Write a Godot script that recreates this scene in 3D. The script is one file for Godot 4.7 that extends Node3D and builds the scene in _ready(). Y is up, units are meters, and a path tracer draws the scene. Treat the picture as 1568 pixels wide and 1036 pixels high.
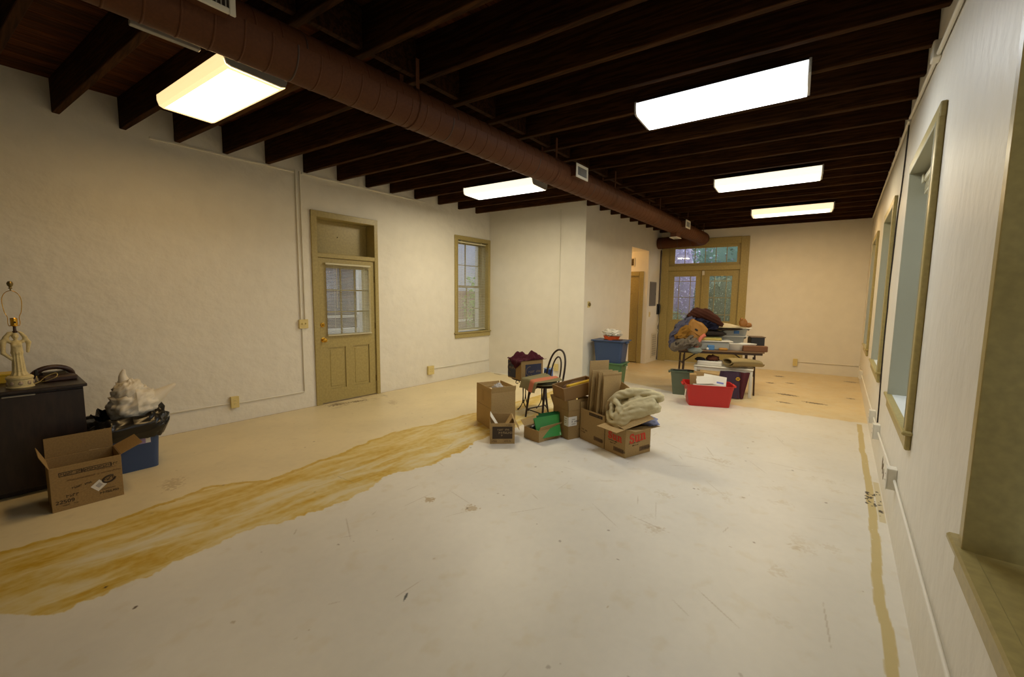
extends Node3D
# An emptied masonry hall with white plaster walls, dark joists, a brown spiral duct and cartons on a painted floor.

const XL := -5.5325      # room side of the left wall
const XR := 0.3416       # room side of the right wall
const XM := -3.52        # room side of the partition beside the passage
const HC := 3.059        # underside of the joists
const JD := 0.285        # joist depth
const SKEW := 0.1        # the cross walls and joists run a little askew
const ZF := 4.6          # front wall, behind the camera
var M := {}
var rng := RandomNumberGenerator.new()
var cache := {}
var used := {}

# ---------------------------------------------------------------- mesh helpers
func st_new() -> SurfaceTool:
	var st := SurfaceTool.new()
	st.begin(Mesh.PRIMITIVE_TRIANGLES)
	return st

func quad(st: SurfaceTool, a: Vector3, b: Vector3, c: Vector3, d: Vector3) -> void:
	# a, b, c, d counter-clockwise seen from outside
	st.set_smooth_group(-1)
	for p in [[a, Vector2(0, 1)], [c, Vector2(1, 0)], [b, Vector2(0, 0)], [a, Vector2(0, 1)], [d, Vector2(1, 1)], [c, Vector2(1, 0)]]:
		st.set_uv(p[1])
		st.add_vertex(p[0])

func tri(st: SurfaceTool, a: Vector3, b: Vector3, c: Vector3) -> void:
	st.set_smooth_group(-1)
	st.set_uv(Vector2.ZERO)
	st.add_vertex(a); st.add_vertex(c); st.add_vertex(b)

func box(st: SurfaceTool, c: Vector3, s: Vector3, b := Basis()) -> void:
	var x := b.x * s.x / 2; var y := b.y * s.y / 2; var z := b.z * s.z / 2
	quad(st, c - x - y + z, c + x - y + z, c + x + y + z, c - x + y + z)
	quad(st, c + x - y - z, c - x - y - z, c - x + y - z, c + x + y - z)
	quad(st, c + x - y + z, c + x - y - z, c + x + y - z, c + x + y + z)
	quad(st, c - x - y - z, c - x - y + z, c - x + y + z, c - x + y - z)
	quad(st, c - x + y + z, c + x + y + z, c + x + y - z, c - x + y - z)
	quad(st, c - x - y - z, c + x - y - z, c + x - y + z, c - x - y + z)

func bbox(st: SurfaceTool, lo: Vector3, hi: Vector3) -> void:
	box(st, (lo + hi) / 2, hi - lo)

func rbox(st: SurfaceTool, c: Vector3, s: Vector3, e: float, b := Basis()) -> void:
	# a box with chamfered edges
	e = minf(e, minf(s.x, minf(s.y, s.z)) * 0.45)
	var h := s / 2
	var P := func(v: Vector3) -> Vector3: return c + b * v
	var ax := [Vector3.RIGHT, Vector3.UP, Vector3.BACK]
	for i in 3:
		for sg in [-1.0, 1.0]:
			var n: Vector3 = ax[i] * sg
			var u: Vector3 = ax[(i + 1) % 3]
			var v: Vector3 = ax[(i + 2) % 3] * sg
			var o: Vector3 = n * h[i]
			var hu: Vector3 = u * (h[(i + 1) % 3] - e)
			var hv: Vector3 = v * (h[(i + 2) % 3] - e)
			quad(st, P.call(o - hu - hv), P.call(o + hu - hv), P.call(o + hu + hv), P.call(o - hu + hv))
	for i in 3:
		var j := (i + 1) % 3; var k := (i + 2) % 3
		for sj in [-1.0, 1.0]:
			for sk in [-1.0, 1.0]:
				var l: Vector3 = ax[i] * (h[i] - e)
				var p1: Vector3 = ax[j] * sj * h[j] + ax[k] * sk * (h[k] - e)
				var p2: Vector3 = ax[j] * sj * (h[j] - e) + ax[k] * sk * h[k]
				if sj * sk > 0:
					quad(st, P.call(p1 - l), P.call(p1 + l), P.call(p2 + l), P.call(p2 - l))
				else:
					quad(st, P.call(p2 - l), P.call(p2 + l), P.call(p1 + l), P.call(p1 - l))
	for sx in [-1.0, 1.0]:
		for sy in [-1.0, 1.0]:
			for sz in [-1.0, 1.0]:
				var a := Vector3(sx * h.x, sy * (h.y - e), sz * (h.z - e))
				var d := Vector3(sx * (h.x - e), sy * h.y, sz * (h.z - e))
				var f := Vector3(sx * (h.x - e), sy * (h.y - e), sz * h.z)
				if sx * sy * sz > 0: tri(st, P.call(a), P.call(d), P.call(f))
				else: tri(st, P.call(a), P.call(f), P.call(d))

func surf(st: SurfaceTool, nu: int, nv: int, f: Callable, group := 1) -> void:
	# a smooth grid of points f(u, v), u and v from 0 to 1; outside is where u x v points
	var pts := []
	for i in nu + 1:
		var row := PackedVector3Array()
		for j in nv + 1:
			row.append(f.call(float(i) / nu, float(j) / nv))
		pts.append(row)
	st.set_smooth_group(group)
	for i in nu:
		for j in nv:
			var q := [[i, j], [i + 1, j], [i + 1, j + 1], [i, j + 1]]
			for k in [0, 2, 1, 0, 3, 2]:
				st.set_uv(Vector2(float(q[k][0]) / nu, 1.0 - float(q[k][1]) / nv))
				st.add_vertex(pts[q[k][0]][q[k][1]])

func lathe(st: SurfaceTool, c: Vector3, prof: Array, seg := 20, b := Basis()) -> void:
	# prof: [radius, height] from bottom to top
	var n := prof.size() - 1
	for k in n:
		var p: Array = prof[k]; var q: Array = prof[k + 1]
		surf(st, seg, 1, func(u: float, v: float) -> Vector3:
			var r: float = lerpf(p[0], q[0], v)
			var a := -u * TAU
			return c + b * Vector3(cos(a) * r, lerpf(p[1], q[1], v), sin(a) * r), k + 1)

func tube(st: SurfaceTool, path: Array, r: float, seg := 8, r2 := -1.0, caps := true) -> void:
	var n := path.size()
	var frames := []
	var up := Vector3.UP
	for i in n:
		var t: Vector3 = (path[mini(i + 1, n - 1)] - path[maxi(i - 1, 0)]).normalized()
		if absf(t.dot(up)) > 0.95: up = Vector3.RIGHT if absf(t.x) < 0.8 else Vector3.BACK
		var s := t.cross(up).normalized()
		up = s.cross(t).normalized()
		frames.append([s, up, t])
	surf(st, n - 1, seg, func(u: float, v: float) -> Vector3:
		var i := int(round(u * (n - 1)))
		var a := v * TAU
		var rr := r if r2 < 0 else lerpf(r, r2, u)
		return path[i] + (frames[i][0] * cos(a) + frames[i][1] * sin(a)) * rr, 1)
	if caps:
		for e in [0, n - 1]:
			var rr := r if r2 < 0 or e == 0 else r2
			for k in seg:
				var a := k * TAU / seg; var b2 := (k + 1) * TAU / seg
				var pa: Vector3 = path[e] + (frames[e][0] * cos(a) + frames[e][1] * sin(a)) * rr
				var pb: Vector3 = path[e] + (frames[e][0] * cos(b2) + frames[e][1] * sin(b2)) * rr
				if e == 0: tri(st, path[e], pb, pa)
				else: tri(st, path[e], pa, pb)

func bez(a: Vector3, b: Vector3, c: Vector3, d: Vector3, n := 10) -> Array:
	var o := []
	for i in n + 1: o.append(a.bezier_interpolate(b, c, d, float(i) / n))
	return o

func smooth_path(p: Array, n := 6) -> Array:
	var o := []
	for i in p.size() - 1:
		var a: Vector3 = p[maxi(i - 1, 0)]; var d: Vector3 = p[mini(i + 2, p.size() - 1)]
		for k in n: o.append((p[i] as Vector3).cubic_interpolate(p[i + 1], a, d, float(k) / n))
	o.append(p[-1])
	return o

func blob(st: SurfaceTool, c: Vector3, r: Vector3, amp: float, freq: float, sd: int, flat := 0.0, nu := 24, nv := 14, b := Basis(), ridge := 0.0) -> void:
	# a lumpy closed form, flattened towards its base by flat; ridge adds fold lines
	var nz := FastNoiseLite.new()
	nz.seed = sd; nz.frequency = freq; nz.noise_type = FastNoiseLite.TYPE_SIMPLEX_SMOOTH
	surf(st, nu, nv, func(u: float, v: float) -> Vector3:
		var a := -u * TAU
		var e := (v - 0.5) * PI
		var d := Vector3(cos(a) * cos(e), sin(e), sin(a) * cos(e))
		var k := 1.0 + amp * nz.get_noise_3dv(d * 2.0)
		if ridge > 0: k += ridge * (1.0 - 2.0 * absf(nz.get_noise_3d(d.x * 2.5 + 9, d.y * 5.0, d.z * 2.5)) * 1.6)
		var p := d * k * r
		if p.y < 0: p.y *= 1.0 - flat
		return c + b * p, 1)

func nets(st: SurfaceTool, lo: Vector3, hi: Vector3, cell: float, f: Callable) -> void:
	# surface nets over the field f, negative inside
	var n := Vector3i(((hi - lo) / cell).ceil()) + Vector3i.ONE
	var val := PackedFloat32Array(); val.resize(n.x * n.y * n.z)
	var at := func(i: int, j: int, k: int) -> int: return (k * n.y + j) * n.x + i
	for k in n.z:
		for j in n.y:
			for i in n.x: val[(k * n.y + j) * n.x + i] = f.call(lo + Vector3(i, j, k) * cell)
	var vert := {}
	for k in n.z - 1:
		for j in n.y - 1:
			for i in n.x - 1:
				var neg := 0
				for o in 8:
					if val[((k + (o >> 2)) * n.y + j + ((o >> 1) & 1)) * n.x + i + (o & 1)] < 0: neg += 1
				if neg == 0 or neg == 8: continue
				var sum := Vector3.ZERO; var cnt := 0
				for o in 8:
					for ax in 3:
						if (o >> ax) & 1: continue
						var o2 := o | (1 << ax)
						var va := val[((k + (o >> 2)) * n.y + j + ((o >> 1) & 1)) * n.x + i + (o & 1)]
						var vb := val[((k + (o2 >> 2)) * n.y + j + ((o2 >> 1) & 1)) * n.x + i + (o2 & 1)]
						if (va < 0) != (vb < 0):
							var pa := Vector3(o & 1, (o >> 1) & 1, o >> 2); var pb := Vector3(o2 & 1, (o2 >> 1) & 1, o2 >> 2)
							sum += pa.lerp(pb, va / (va - vb)); cnt += 1
				vert[at.call(i, j, k)] = lo + (Vector3(i, j, k) + sum / cnt) * cell
	st.set_smooth_group(1)
	for k in range(1, n.z - 1):
		for j in range(1, n.y - 1):
			for i in range(1, n.x - 1):
				var v0 := val[at.call(i, j, k)]
				for ax in 3:
					var d := Vector3i(1 if ax == 0 else 0, 1 if ax == 1 else 0, 1 if ax == 2 else 0)
					var v1 := val[at.call(i + d.x, j + d.y, k + d.z)]
					if (v0 < 0) == (v1 < 0): continue
					var e1 := Vector3i(0, 1, 0) if ax == 0 else (Vector3i(0, 0, 1) if ax == 1 else Vector3i(1, 0, 0))
					var e2 := Vector3i(0, 0, 1) if ax == 0 else (Vector3i(1, 0, 0) if ax == 1 else Vector3i(0, 1, 0))
					var q := []
					for w in [Vector3i.ZERO, e1, e1 + e2, e2]: q.append(vert[at.call(i - w.x, j - w.y, k - w.z)])
					var order := [0, 2, 1, 0, 3, 2] if v0 < 0 else [0, 1, 2, 0, 2, 3]
					for w in order:
						st.set_uv(Vector2.ZERO)
						st.add_vertex(q[w])

func caps(p: Vector3, a: Vector3, b: Vector3, ra: float, rb: float) -> float:
	var ab := b - a
	var t := clampf((p - a).dot(ab) / ab.length_squared(), 0, 1)
	return (p - a - ab * t).length() - lerpf(ra, rb, t)

func smin(a: float, b: float, k: float) -> float:
	var h := maxf(k - absf(a - b), 0.0) / k
	return minf(a, b) - h * h * k * 0.25

# ---------------------------------------------------------------- node helpers
func part(st, called: String, mat: Material, parent: Node = self, at := Vector3.ZERO, turn := 0.0) -> MeshInstance3D:
	var o := MeshInstance3D.new()
	if st is SurfaceTool:
		st.generate_normals()
		o.mesh = st.commit()
	else:
		o.mesh = st
	o.material_override = mat
	o.name = called if parent != self else numbered(called)
	o.cast_shadow = GeometryInstance3D.SHADOW_CASTING_SETTING_ON
	parent.add_child(o, true)
	o.position = at
	o.rotation.y = turn
	return o

func numbered(called: String) -> String:
	if not used.has(called):
		used[called] = 0
		return called
	used[called] += 1
	return "%s_%03d" % [called, used[called]]

func tag(o: Node, label: String, category: String, group := "", kind := "") -> Node:
	o.set_meta("label", label)
	o.set_meta("category", category)
	if group: o.set_meta("group", group)
	if kind: o.set_meta("kind", kind)
	return o

func thing(called: String, label: String, category: String, at := Vector3.ZERO, turn := 0.0, group := "") -> Node3D:
	var o := Node3D.new()
	o.name = numbered(called)
	add_child(o)
	o.position = at
	o.rotation.y = turn
	tag(o, label, category, group)
	return o

func structure(st, called: String, mat: Material, at := Vector3.ZERO, turn := 0.0) -> MeshInstance3D:
	var o := part(st, called, mat, self, at, turn)
	o.set_meta("kind", "structure")
	return o

func frame_node(called: String, at := Vector3.ZERO, turn := 0.0) -> Node3D:
	var o := Node3D.new()
	o.name = called
	add_child(o)
	o.position = at; o.rotation.y = turn
	o.set_meta("kind", "structure")
	return o

func bpart(parent: Node, called: String, c: Vector3, s: Vector3, mat: Material, e := 0.003, rot := Vector3.ZERO) -> MeshInstance3D:
	# a chamfered box, shared between alike pieces
	var key := "%s %.4f" % [s, e]
	if not cache.has(key):
		var st := st_new()
		rbox(st, Vector3.ZERO, s, e)
		st.generate_normals()
		cache[key] = st.commit()
	var o := part(cache[key], called, mat, parent, c)
	o.rotation = rot
	return o

# ---------------------------------------------------------------- materials
func srgb(r: int, g: int, b: int) -> Color:
	return Color(r / 255.0, g / 255.0, b / 255.0)

func mat(c: Color, rough := 0.6, metal := 0.0, spec := 0.5) -> StandardMaterial3D:
	var m := StandardMaterial3D.new()
	m.albedo_color = c
	m.roughness = rough
	m.metallic = metal
	m.metallic_specular = spec
	return m

func noise_tex(freq: float, sd: int, ramp := [], oct := 4, size := 512) -> NoiseTexture2D:
	var nz := FastNoiseLite.new()
	nz.seed = sd; nz.frequency = freq; nz.fractal_octaves = oct
	nz.noise_type = FastNoiseLite.TYPE_SIMPLEX_SMOOTH
	var t := NoiseTexture2D.new()
	t.width = size; t.height = size; t.seamless = true; t.noise = nz
	if ramp:
		var g := Gradient.new()
		var off := PackedFloat32Array(); var col := PackedColorArray()
		for i in ramp.size():
			off.append(float(i) / (ramp.size() - 1)); col.append(ramp[i])
		g.offsets = off; g.colors = col
		t.color_ramp = g
	return t

func tri_mat(m: StandardMaterial3D, scale: Vector3, color_tex: Texture2D, bump: Texture2D = null, depth := 0.3, world := true) -> StandardMaterial3D:
	m.uv1_triplanar = true
	m.uv1_world_triplanar = world
	m.uv1_scale = scale
	m.uv1_triplanar_sharpness = 6.0
	if color_tex: m.albedo_texture = color_tex
	if bump:
		m.heightmap_enabled = true
		m.heightmap_texture = bump
		m.heightmap_scale = depth
	return m

func grey(a: float) -> Color: return Color(a, a, a)

func make_materials() -> void:
	var soft := noise_tex(0.012, 3, [grey(0.972), grey(1.0)])
	var plaster_bump := noise_tex(0.02, 11, [], 5)
	var grain := noise_tex(0.01, 5, [grey(0.55), grey(1.0), grey(0.7), grey(1.0)], 4)
	var grain2 := noise_tex(0.01, 8, [grey(0.45), grey(0.9), grey(0.6), grey(1.0)], 5)
	var fine := noise_tex(0.05, 7, [grey(0.88), grey(1.0)], 4)
	M.plaster = tri_mat(mat(srgb(232, 228, 216), 0.55), Vector3(0.55, 0.55, 0.55), soft, plaster_bump, 0.55)
	M.plaster_gloss = tri_mat(mat(srgb(232, 228, 216), 0.5), Vector3(0.9, 0.5, 0.9), soft, plaster_bump, 0.3)
	M.drywall = tri_mat(mat(srgb(232, 228, 216), 0.55), Vector3(0.5, 0.5, 0.5), soft)
	M.khaki = tri_mat(mat(srgb(178, 161, 101), 0.38), Vector3(1, 1, 1), fine)
	M.jamb = mat(srgb(158, 156, 132), 0.45)
	M.sill_paint = mat(srgb(222, 224, 216), 0.3)
	M.joist = tri_mat(mat(srgb(82, 52, 24), 0.8, 0.0, 0.2), Vector3(0.25, 3.5, 3.5), grain2, grain2, 0.25)
	M.joist_b = tri_mat(mat(srgb(72, 44, 20), 0.8, 0.0, 0.2), Vector3(0.21, 2.9, 3.1), grain2, grain2, 0.25)
	M.plank = []
	for c in [srgb(96, 54, 24), srgb(84, 48, 22), srgb(106, 60, 26)]:
		M.plank.append(tri_mat(mat(c, 0.75, 0.0, 0.25), Vector3(3.5, 3.5, 0.3), grain, grain, 0.2))
	M.duct = tri_mat(mat(srgb(90, 54, 32), 0.6, 0.0, 0.3), Vector3(2, 2, 2), fine)
	M.duct_dark = mat(srgb(58, 35, 22), 0.5)
	M.white_metal = mat(srgb(214, 208, 190), 0.4)
	M.grey_metal = mat(srgb(150, 146, 138), 0.4)
	M.conduit = mat(srgb(226, 222, 208), 0.45)
	M.ivory = mat(srgb(214, 196, 132), 0.35)
	M.black_slot = mat(srgb(40, 34, 24), 0.6)
	M.dark_gap = mat(srgb(46, 36, 26), 0.8)
	M.brass = mat(srgb(214, 168, 66), 0.25, 1.0)
	M.hinge = mat(srgb(120, 104, 60), 0.4, 0.6)
	M.blind = mat(srgb(206, 200, 170), 0.5)
	M.blind_olive = mat(srgb(196, 184, 136), 0.5)
	M.pane = mat(Color(1, 1, 1, 0.04), 0.02)
	M.pane.transparency = BaseMaterial3D.TRANSPARENCY_ALPHA
	M.card = tri_mat(mat(srgb(178, 147, 94), 0.75), Vector3(2.5, 2.5, 2.5), fine, null, 0, false)
	M.card_pale = tri_mat(mat(srgb(188, 157, 102), 0.75), Vector3(2.5, 2.5, 2.5), fine, null, 0, false)
	M.card_dark = tri_mat(mat(srgb(162, 131, 80), 0.75), Vector3(2.5, 2.5, 2.5), fine, null, 0, false)
	M.ink = mat(srgb(62, 48, 32), 0.8)
	M.ink_soft = mat(srgb(110, 84, 52), 0.8)
	M.paper = mat(srgb(226, 222, 210), 0.7)
	M.paper_grey = mat(srgb(176, 172, 168), 0.7)
	M.red_ink = mat(srgb(206, 62, 34), 0.7)
	M.espresso = tri_mat(mat(srgb(46, 31, 22), 0.4), Vector3(2, 0.4, 2), grain, null)
	M.iron = mat(srgb(38, 32, 28), 0.45, 0.6)
	M.bentwood = mat(srgb(48, 34, 26), 0.4)
	M.ceramic = tri_mat(mat(srgb(222, 206, 152), 0.45), Vector3(4, 4, 4), fine)
	M.black_plastic = mat(srgb(24, 22, 20), 0.3)
	M.brown_plastic = mat(srgb(58, 36, 26), 0.35)
	M.blue_tub = mat(srgb(50, 72, 110), 0.42)
	M.green_tub = mat(srgb(92, 104, 84), 0.42)
	M.green_tub_bright = mat(srgb(74, 112, 72), 0.42)
	M.red_tub = mat(srgb(186, 34, 30), 0.4)
	M.clear_tub = mat(srgb(150, 152, 146), 0.3)
	M.white_plastic = mat(srgb(226, 222, 208), 0.35)

func cloth(c: Color, rough := 0.95) -> StandardMaterial3D:
	var m := tri_mat(mat(c, rough, 0.0, 0.3), Vector3(7, 7, 7), M.cloth_tex, M.cloth_tex, 0.15, false)
	m.rim_enabled = true
	m.rim = 0.25
	return m

# floor paint, stain strip and marks as a computed colour texture: x over 6 m, z over 13 m
func floor_texture() -> ImageTexture:
	var w := 1024; var h := 2048
	var x0 := -5.6; var x1 := 0.4; var z0 := 2.2; var z1 := -10.8
	var bytes := PackedByteArray(); bytes.resize(w * h * 3)
	var mk := func(freq: float, sd: int, oct: int) -> PackedByteArray:
		var nz := FastNoiseLite.new()
		nz.seed = sd; nz.frequency = freq; nz.fractal_octaves = oct
		nz.noise_type = FastNoiseLite.TYPE_SIMPLEX_SMOOTH
		return nz.get_image(w, h, false, false, true).get_data()
	var broad: PackedByteArray = mk.call(0.006, 21, 4)
	var fine: PackedByteArray = mk.call(0.08, 22, 3)
	var patch: PackedByteArray = mk.call(0.03, 26, 4)
	var edge := FastNoiseLite.new(); edge.seed = 23; edge.frequency = 2.2; edge.fractal_octaves = 5
	var streak := FastNoiseLite.new(); streak.seed = 24; streak.frequency = 1.0; streak.fractal_octaves = 4
	streak.noise_type = FastNoiseLite.TYPE_SIMPLEX_SMOOTH
	var left := [[2.2, -3.75], [0.04, -3.755], [-0.19, -3.69], [-0.37, -3.65], [-0.63, -3.744], [-1.02, -3.807], [-1.34, -3.60], [-1.88, -3.665], [-2.71, -3.823], [-3.14, -3.724], [-3.89, -3.664], [-4.7, -3.6], [-6.2, -3.56]]
	var right := [[2.2, -3.0], [0.055, -2.97], [-0.08, -2.826], [-0.25, -2.786], [-0.63, -2.816], [-1.03, -2.887], [-1.19, -2.789], [-1.73, -2.782], [-1.97, -2.887], [-2.29, -2.816], [-2.62, -2.784], [-3.08, -2.899], [-4.2, -2.86], [-5.2, -2.95], [-6.2, -3.3]]
	var lookup := func(tab: Array, z: float) -> float:
		for i in tab.size() - 1:
			if z <= tab[i][0] and z >= tab[i + 1][0]:
				return lerpf(tab[i][1], tab[i + 1][1], (z - tab[i][0]) / (tab[i + 1][0] - tab[i][0]))
		return 999.0
	var paint := Vector3(222, 217, 204); var cream := Vector3(221, 198, 146)
	for j in h:
		var z := lerpf(z0, z1, (j + 0.5) / h)
		var inside: bool = z > -6.2
		var xa := 0.0; var xb := 0.0
		if inside:
			xa = lookup.call(left, z) + 0.05 * edge.get_noise_2d(z * 1.3, 4.0) + 0.012 * edge.get_noise_2d(z * 9.0, 8.0)
			xb = lookup.call(right, z) + 0.06 * edge.get_noise_2d(z * 1.5, 40.0) + 0.02 * edge.get_noise_2d(z * 9.0, 48.0)
		var tape := 0.262 + 0.025 * edge.get_noise_2d(z * 0.5, 77.0)
		for i in w:
			var x := lerpf(x0, x1, (i + 0.5) / w)
			var n := j * w + i
			var b := broad[n] / 255.0; var f := fine[n] / 255.0; var pt := patch[n] / 255.0
			var c := paint
			# beyond the old threshold line the floor was coated cream
			var line := -6.56 - 0.05 * (x + 0.6) + 0.05 * (pt - 0.5)
			if x < -1.1: line += 0.35 * (-1.1 - x) * -1.0
			var t := clampf((line - z) / 0.05, 0, 1)
			c = c.lerp(cream, t * (0.55 + 0.45 * pt))
			# left of the old partition strip the floor kept an older cream coat
			if inside: c = c.lerp(Vector3(224, 206, 160), clampf((-3.3 + 0.1 * (pt - 0.5) - x) / 0.04, 0, 1) * 0.8)
			c *= 0.955 + 0.06 * b + 0.02 * (f - 0.5)
			if pt > 0.66: c = c.lerp(Vector3(200, 184, 150), (pt - 0.66) * 1.0)
			if inside and x > xa - 0.02 and x < xb + 0.06:
				var din := minf(x - xa, xb - x)
				var s := streak.get_noise_2d(x * 9.0 + 0.8 * streak.get_noise_2d(x * 3, z * 1.2 + 50), z * 1.3) * 0.5 + 0.5
				var s2 := streak.get_noise_2d(x * 3.0 + 30, z * 0.9) * 0.5 + 0.5
				var a := clampf(0.5 + 0.75 * (s - 0.45) + 0.7 * (s2 - 0.45), 0.22, 0.95)
				if x - xa < 0.05: a = maxf(a, 0.75)
				if xb - x < 0.03: a = maxf(a, 0.5)
				a *= clampf(din / 0.012, 0, 1) * (0.8 + 0.4 * f)
				if s > 0.72: a *= 0.85
				var ochre := Vector3(212, 186, 102).lerp(Vector3(190, 150, 36), clampf((a - 0.35) * 1.6, 0, 1))
				c = c.lerp(ochre, clampf(a * 1.15, 0, 1))
			# old tape glue along the right wall
			if x > 0.2 and z > -6.55:
				if absf(x - tape) < 0.024 and f > 0.12: c = c.lerp(Vector3(188, 166, 104), 0.8 * clampf((0.026 - absf(x - tape)) / 0.005, 0, 1))
				if z < -3.7 and z > -4.5:
					if absf(x - tape) < 0.03 and z < -3.95 and z > -4.25 and streak.get_noise_2d(x * 22, z * 14) > 0.14: c = Vector3(46, 40, 34)
					if absf(x - 0.318) < 0.014 and z < -3.8 and z > -4.3 and streak.get_noise_2d(x * 22 + 9, z * 14) > 0.14: c = Vector3(50, 44, 36)
					elif absf(x - 0.318) < 0.02: c = c.lerp(Vector3(190, 172, 120), 0.6)
			# grime in the joint with the left wall
			if x < XL + 0.05 and x - XL < 0.014 + 0.02 * (pt - 0.4): c = c.lerp(Vector3(140, 112, 66), 0.6)
			# worn threshold of the side door
			if x < -5.2 and z < -2.75 and z > -3.7 and pt > 0.5 and f > 0.4 and x > -5.5: c = c.lerp(Vector3(120, 104, 74), 0.5 * (pt - 0.3))
			bytes[n * 3] = int(clampf(c.x, 0, 255)); bytes[n * 3 + 1] = int(clampf(c.y, 0, 255)); bytes[n * 3 + 2] = int(clampf(c.z, 0, 255))
	var im := Image.create_from_data(w, h, false, Image.FORMAT_RGB8, bytes)
	# single marks: [x, z, half length x, half length z, turn, colour, strength]
	var dab := func(x: float, z: float, rx: float, rz: float, turn: float, col: Color, strength: float, ragged: float) -> void:
		var ci := int((x - x0) / (x1 - x0) * w); var cj := int((z - z0) / (z1 - z0) * h)
		var reach := int(maxf(rx, rz) / 0.0058) + 3
		for dj in range(-reach, reach + 1):
			for di in range(-reach, reach + 1):
				var i := ci + di; var j := cj + dj
				if i < 0 or j < 0 or i >= w or j >= h: continue
				var px := di * 0.00586; var pz := -dj * 0.00635
				var qx := px * cos(turn) + pz * sin(turn); var qz := -px * sin(turn) + pz * cos(turn)
				var d := Vector2(qx / rx, qz / rz).length() + ragged * edge.get_noise_2d((x + px) * 14, (z + pz) * 14)
				if d < 1.0: im.set_pixel(i, j, im.get_pixel(i, j).lerp(col, strength * minf(1.0, (1.0 - d) * 3)))
	var brown := srgb(70, 54, 38); var tan := srgb(176, 154, 116)
	dab.call(-2.303, -1.946, 0.045, 0.04, 0.3, tan, 0.8, 1.2); dab.call(-1.974, -2.056, 0.05, 0.045, 0.3, tan, 0.7, 1.2)
	dab.call(-2.0, -2.04, 0.008, 0.008, 0, brown, 0.8, 0.2)
	dab.call(-1.619, -1.211, 0.006, 0.035, -0.6, srgb(60, 62, 58), 0.9, 0.3)
	dab.call(-2.863, -0.282, 0.012, 0.008, 0.5, brown, 0.9, 0.3); dab.call(-2.559, -0.348, 0.012, 0.007, 0.7, brown, 0.9, 0.3)
	dab.call(-4.07, -0.833, 0.12, 0.06, 0.3, tan, 0.55, 1.6)
	dab.call(-0.594, -7.85, 0.14, 0.05, 0.1, brown, 0.95, 1.0); dab.call(-0.226, -7.473, 0.14, 0.045, 0.1, brown, 0.85, 1.3)
	dab.call(-0.575, -7.222, 0.1, 0.035, 0.1, brown, 0.8, 1.2); dab.call(-0.889, -9.665, 0.09, 0.06, 0, brown, 0.8, 1.2)
	dab.call(-0.931, -8.788, 0.07, 0.05, 0, brown, 0.8, 1.2); dab.call(-0.65, -9.0, 0.07, 0.05, 0, brown, 0.7, 1.2)
	dab.call(0.22, -9.9, 0.1, 0.07, 0, brown, 0.5, 1.2); dab.call(0.2, -8.2, 0.06, 0.04, 0.2, brown, 0.6, 1.0)
	dab.call(-5.38, -2.94, 0.05, 0.12, 0.1, brown, 0.55, 1.8); dab.call(-5.33, -3.22, 0.04, 0.12, 0.2, brown, 0.6, 1.8)
	dab.call(-4.9, -3.5, 0.12, 0.05, 0.6, tan, 0.5, 1.8); dab.call(-5.2, -6.15, 0.12, 0.03, 0.1, brown, 0.5, 1.4)
	rng.seed = 41
	for k in 170:
		var x := rng.randf_range(-5.2, 0.2); var z := rng.randf_range(-6.3, -0.6)
		var s := rng.randf_range(0.004, 0.011)
		dab.call(x, z, s, s * rng.randf_range(0.5, 1.5), rng.randf() * 3, brown.lerp(tan, rng.randf()), rng.randf_range(0.2, 0.7), 0.4)
	for k in 70:
		var x := rng.randf_range(-3.2, 0.1); var z := rng.randf_range(-5.4, -0.8)
		dab.call(x, z, rng.randf_range(0.03, 0.2), 0.004, rng.randf_range(-1.6, 1.6), srgb(150, 132, 104), rng.randf_range(0.15, 0.4), 0.3)
	for k in 26:
		var x := rng.randf_range(-1.2, 0.1); var z := rng.randf_range(-4.6, -2.2)
		dab.call(x, z, rng.randf_range(0.03, 0.07), rng.randf_range(0.02, 0.04), rng.randf() * 3, tan, rng.randf_range(0.08, 0.25), 1.8)
	return ImageTexture.create_from_image(im)

# ---------------------------------------------------------------- the building
func along(o: Vector2, th: float, s: float, y: float, out := 0.0) -> Vector3:
	# a point on a cross wall: s along it, out towards the room
	return Vector3(o.x + cos(th) * s + sin(th) * out, y, o.y - sin(th) * s + cos(th) * out)

func wall_with_holes(s0: float, s1: float, y0: float, y1: float, thick: float, holes: Array) -> SurfaceTool:
	# wall in the xy plane, room side at z = 0, body behind it; holes [s0, s1, y0, y1]
	var st := st_new()
	var cuts := [s0, s1]
	holes.sort_custom(func(a, b): return a[2] < b[2])
	for q in holes: cuts.append_array([q[0], q[1]])
	cuts.sort()
	for i in cuts.size() - 1:
		if cuts[i + 1] - cuts[i] < 0.001: continue
		var mid: float = (cuts[i] + cuts[i + 1]) / 2
		var y := y0
		for q in holes:
			if mid > q[0] and mid < q[1]:
				if q[2] > y + 0.001: bbox(st, Vector3(cuts[i], y, -thick), Vector3(cuts[i + 1], q[2], 0))
				y = q[3]
		bbox(st, Vector3(cuts[i], y, -thick), Vector3(cuts[i + 1], y1, 0))
	return st

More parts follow.
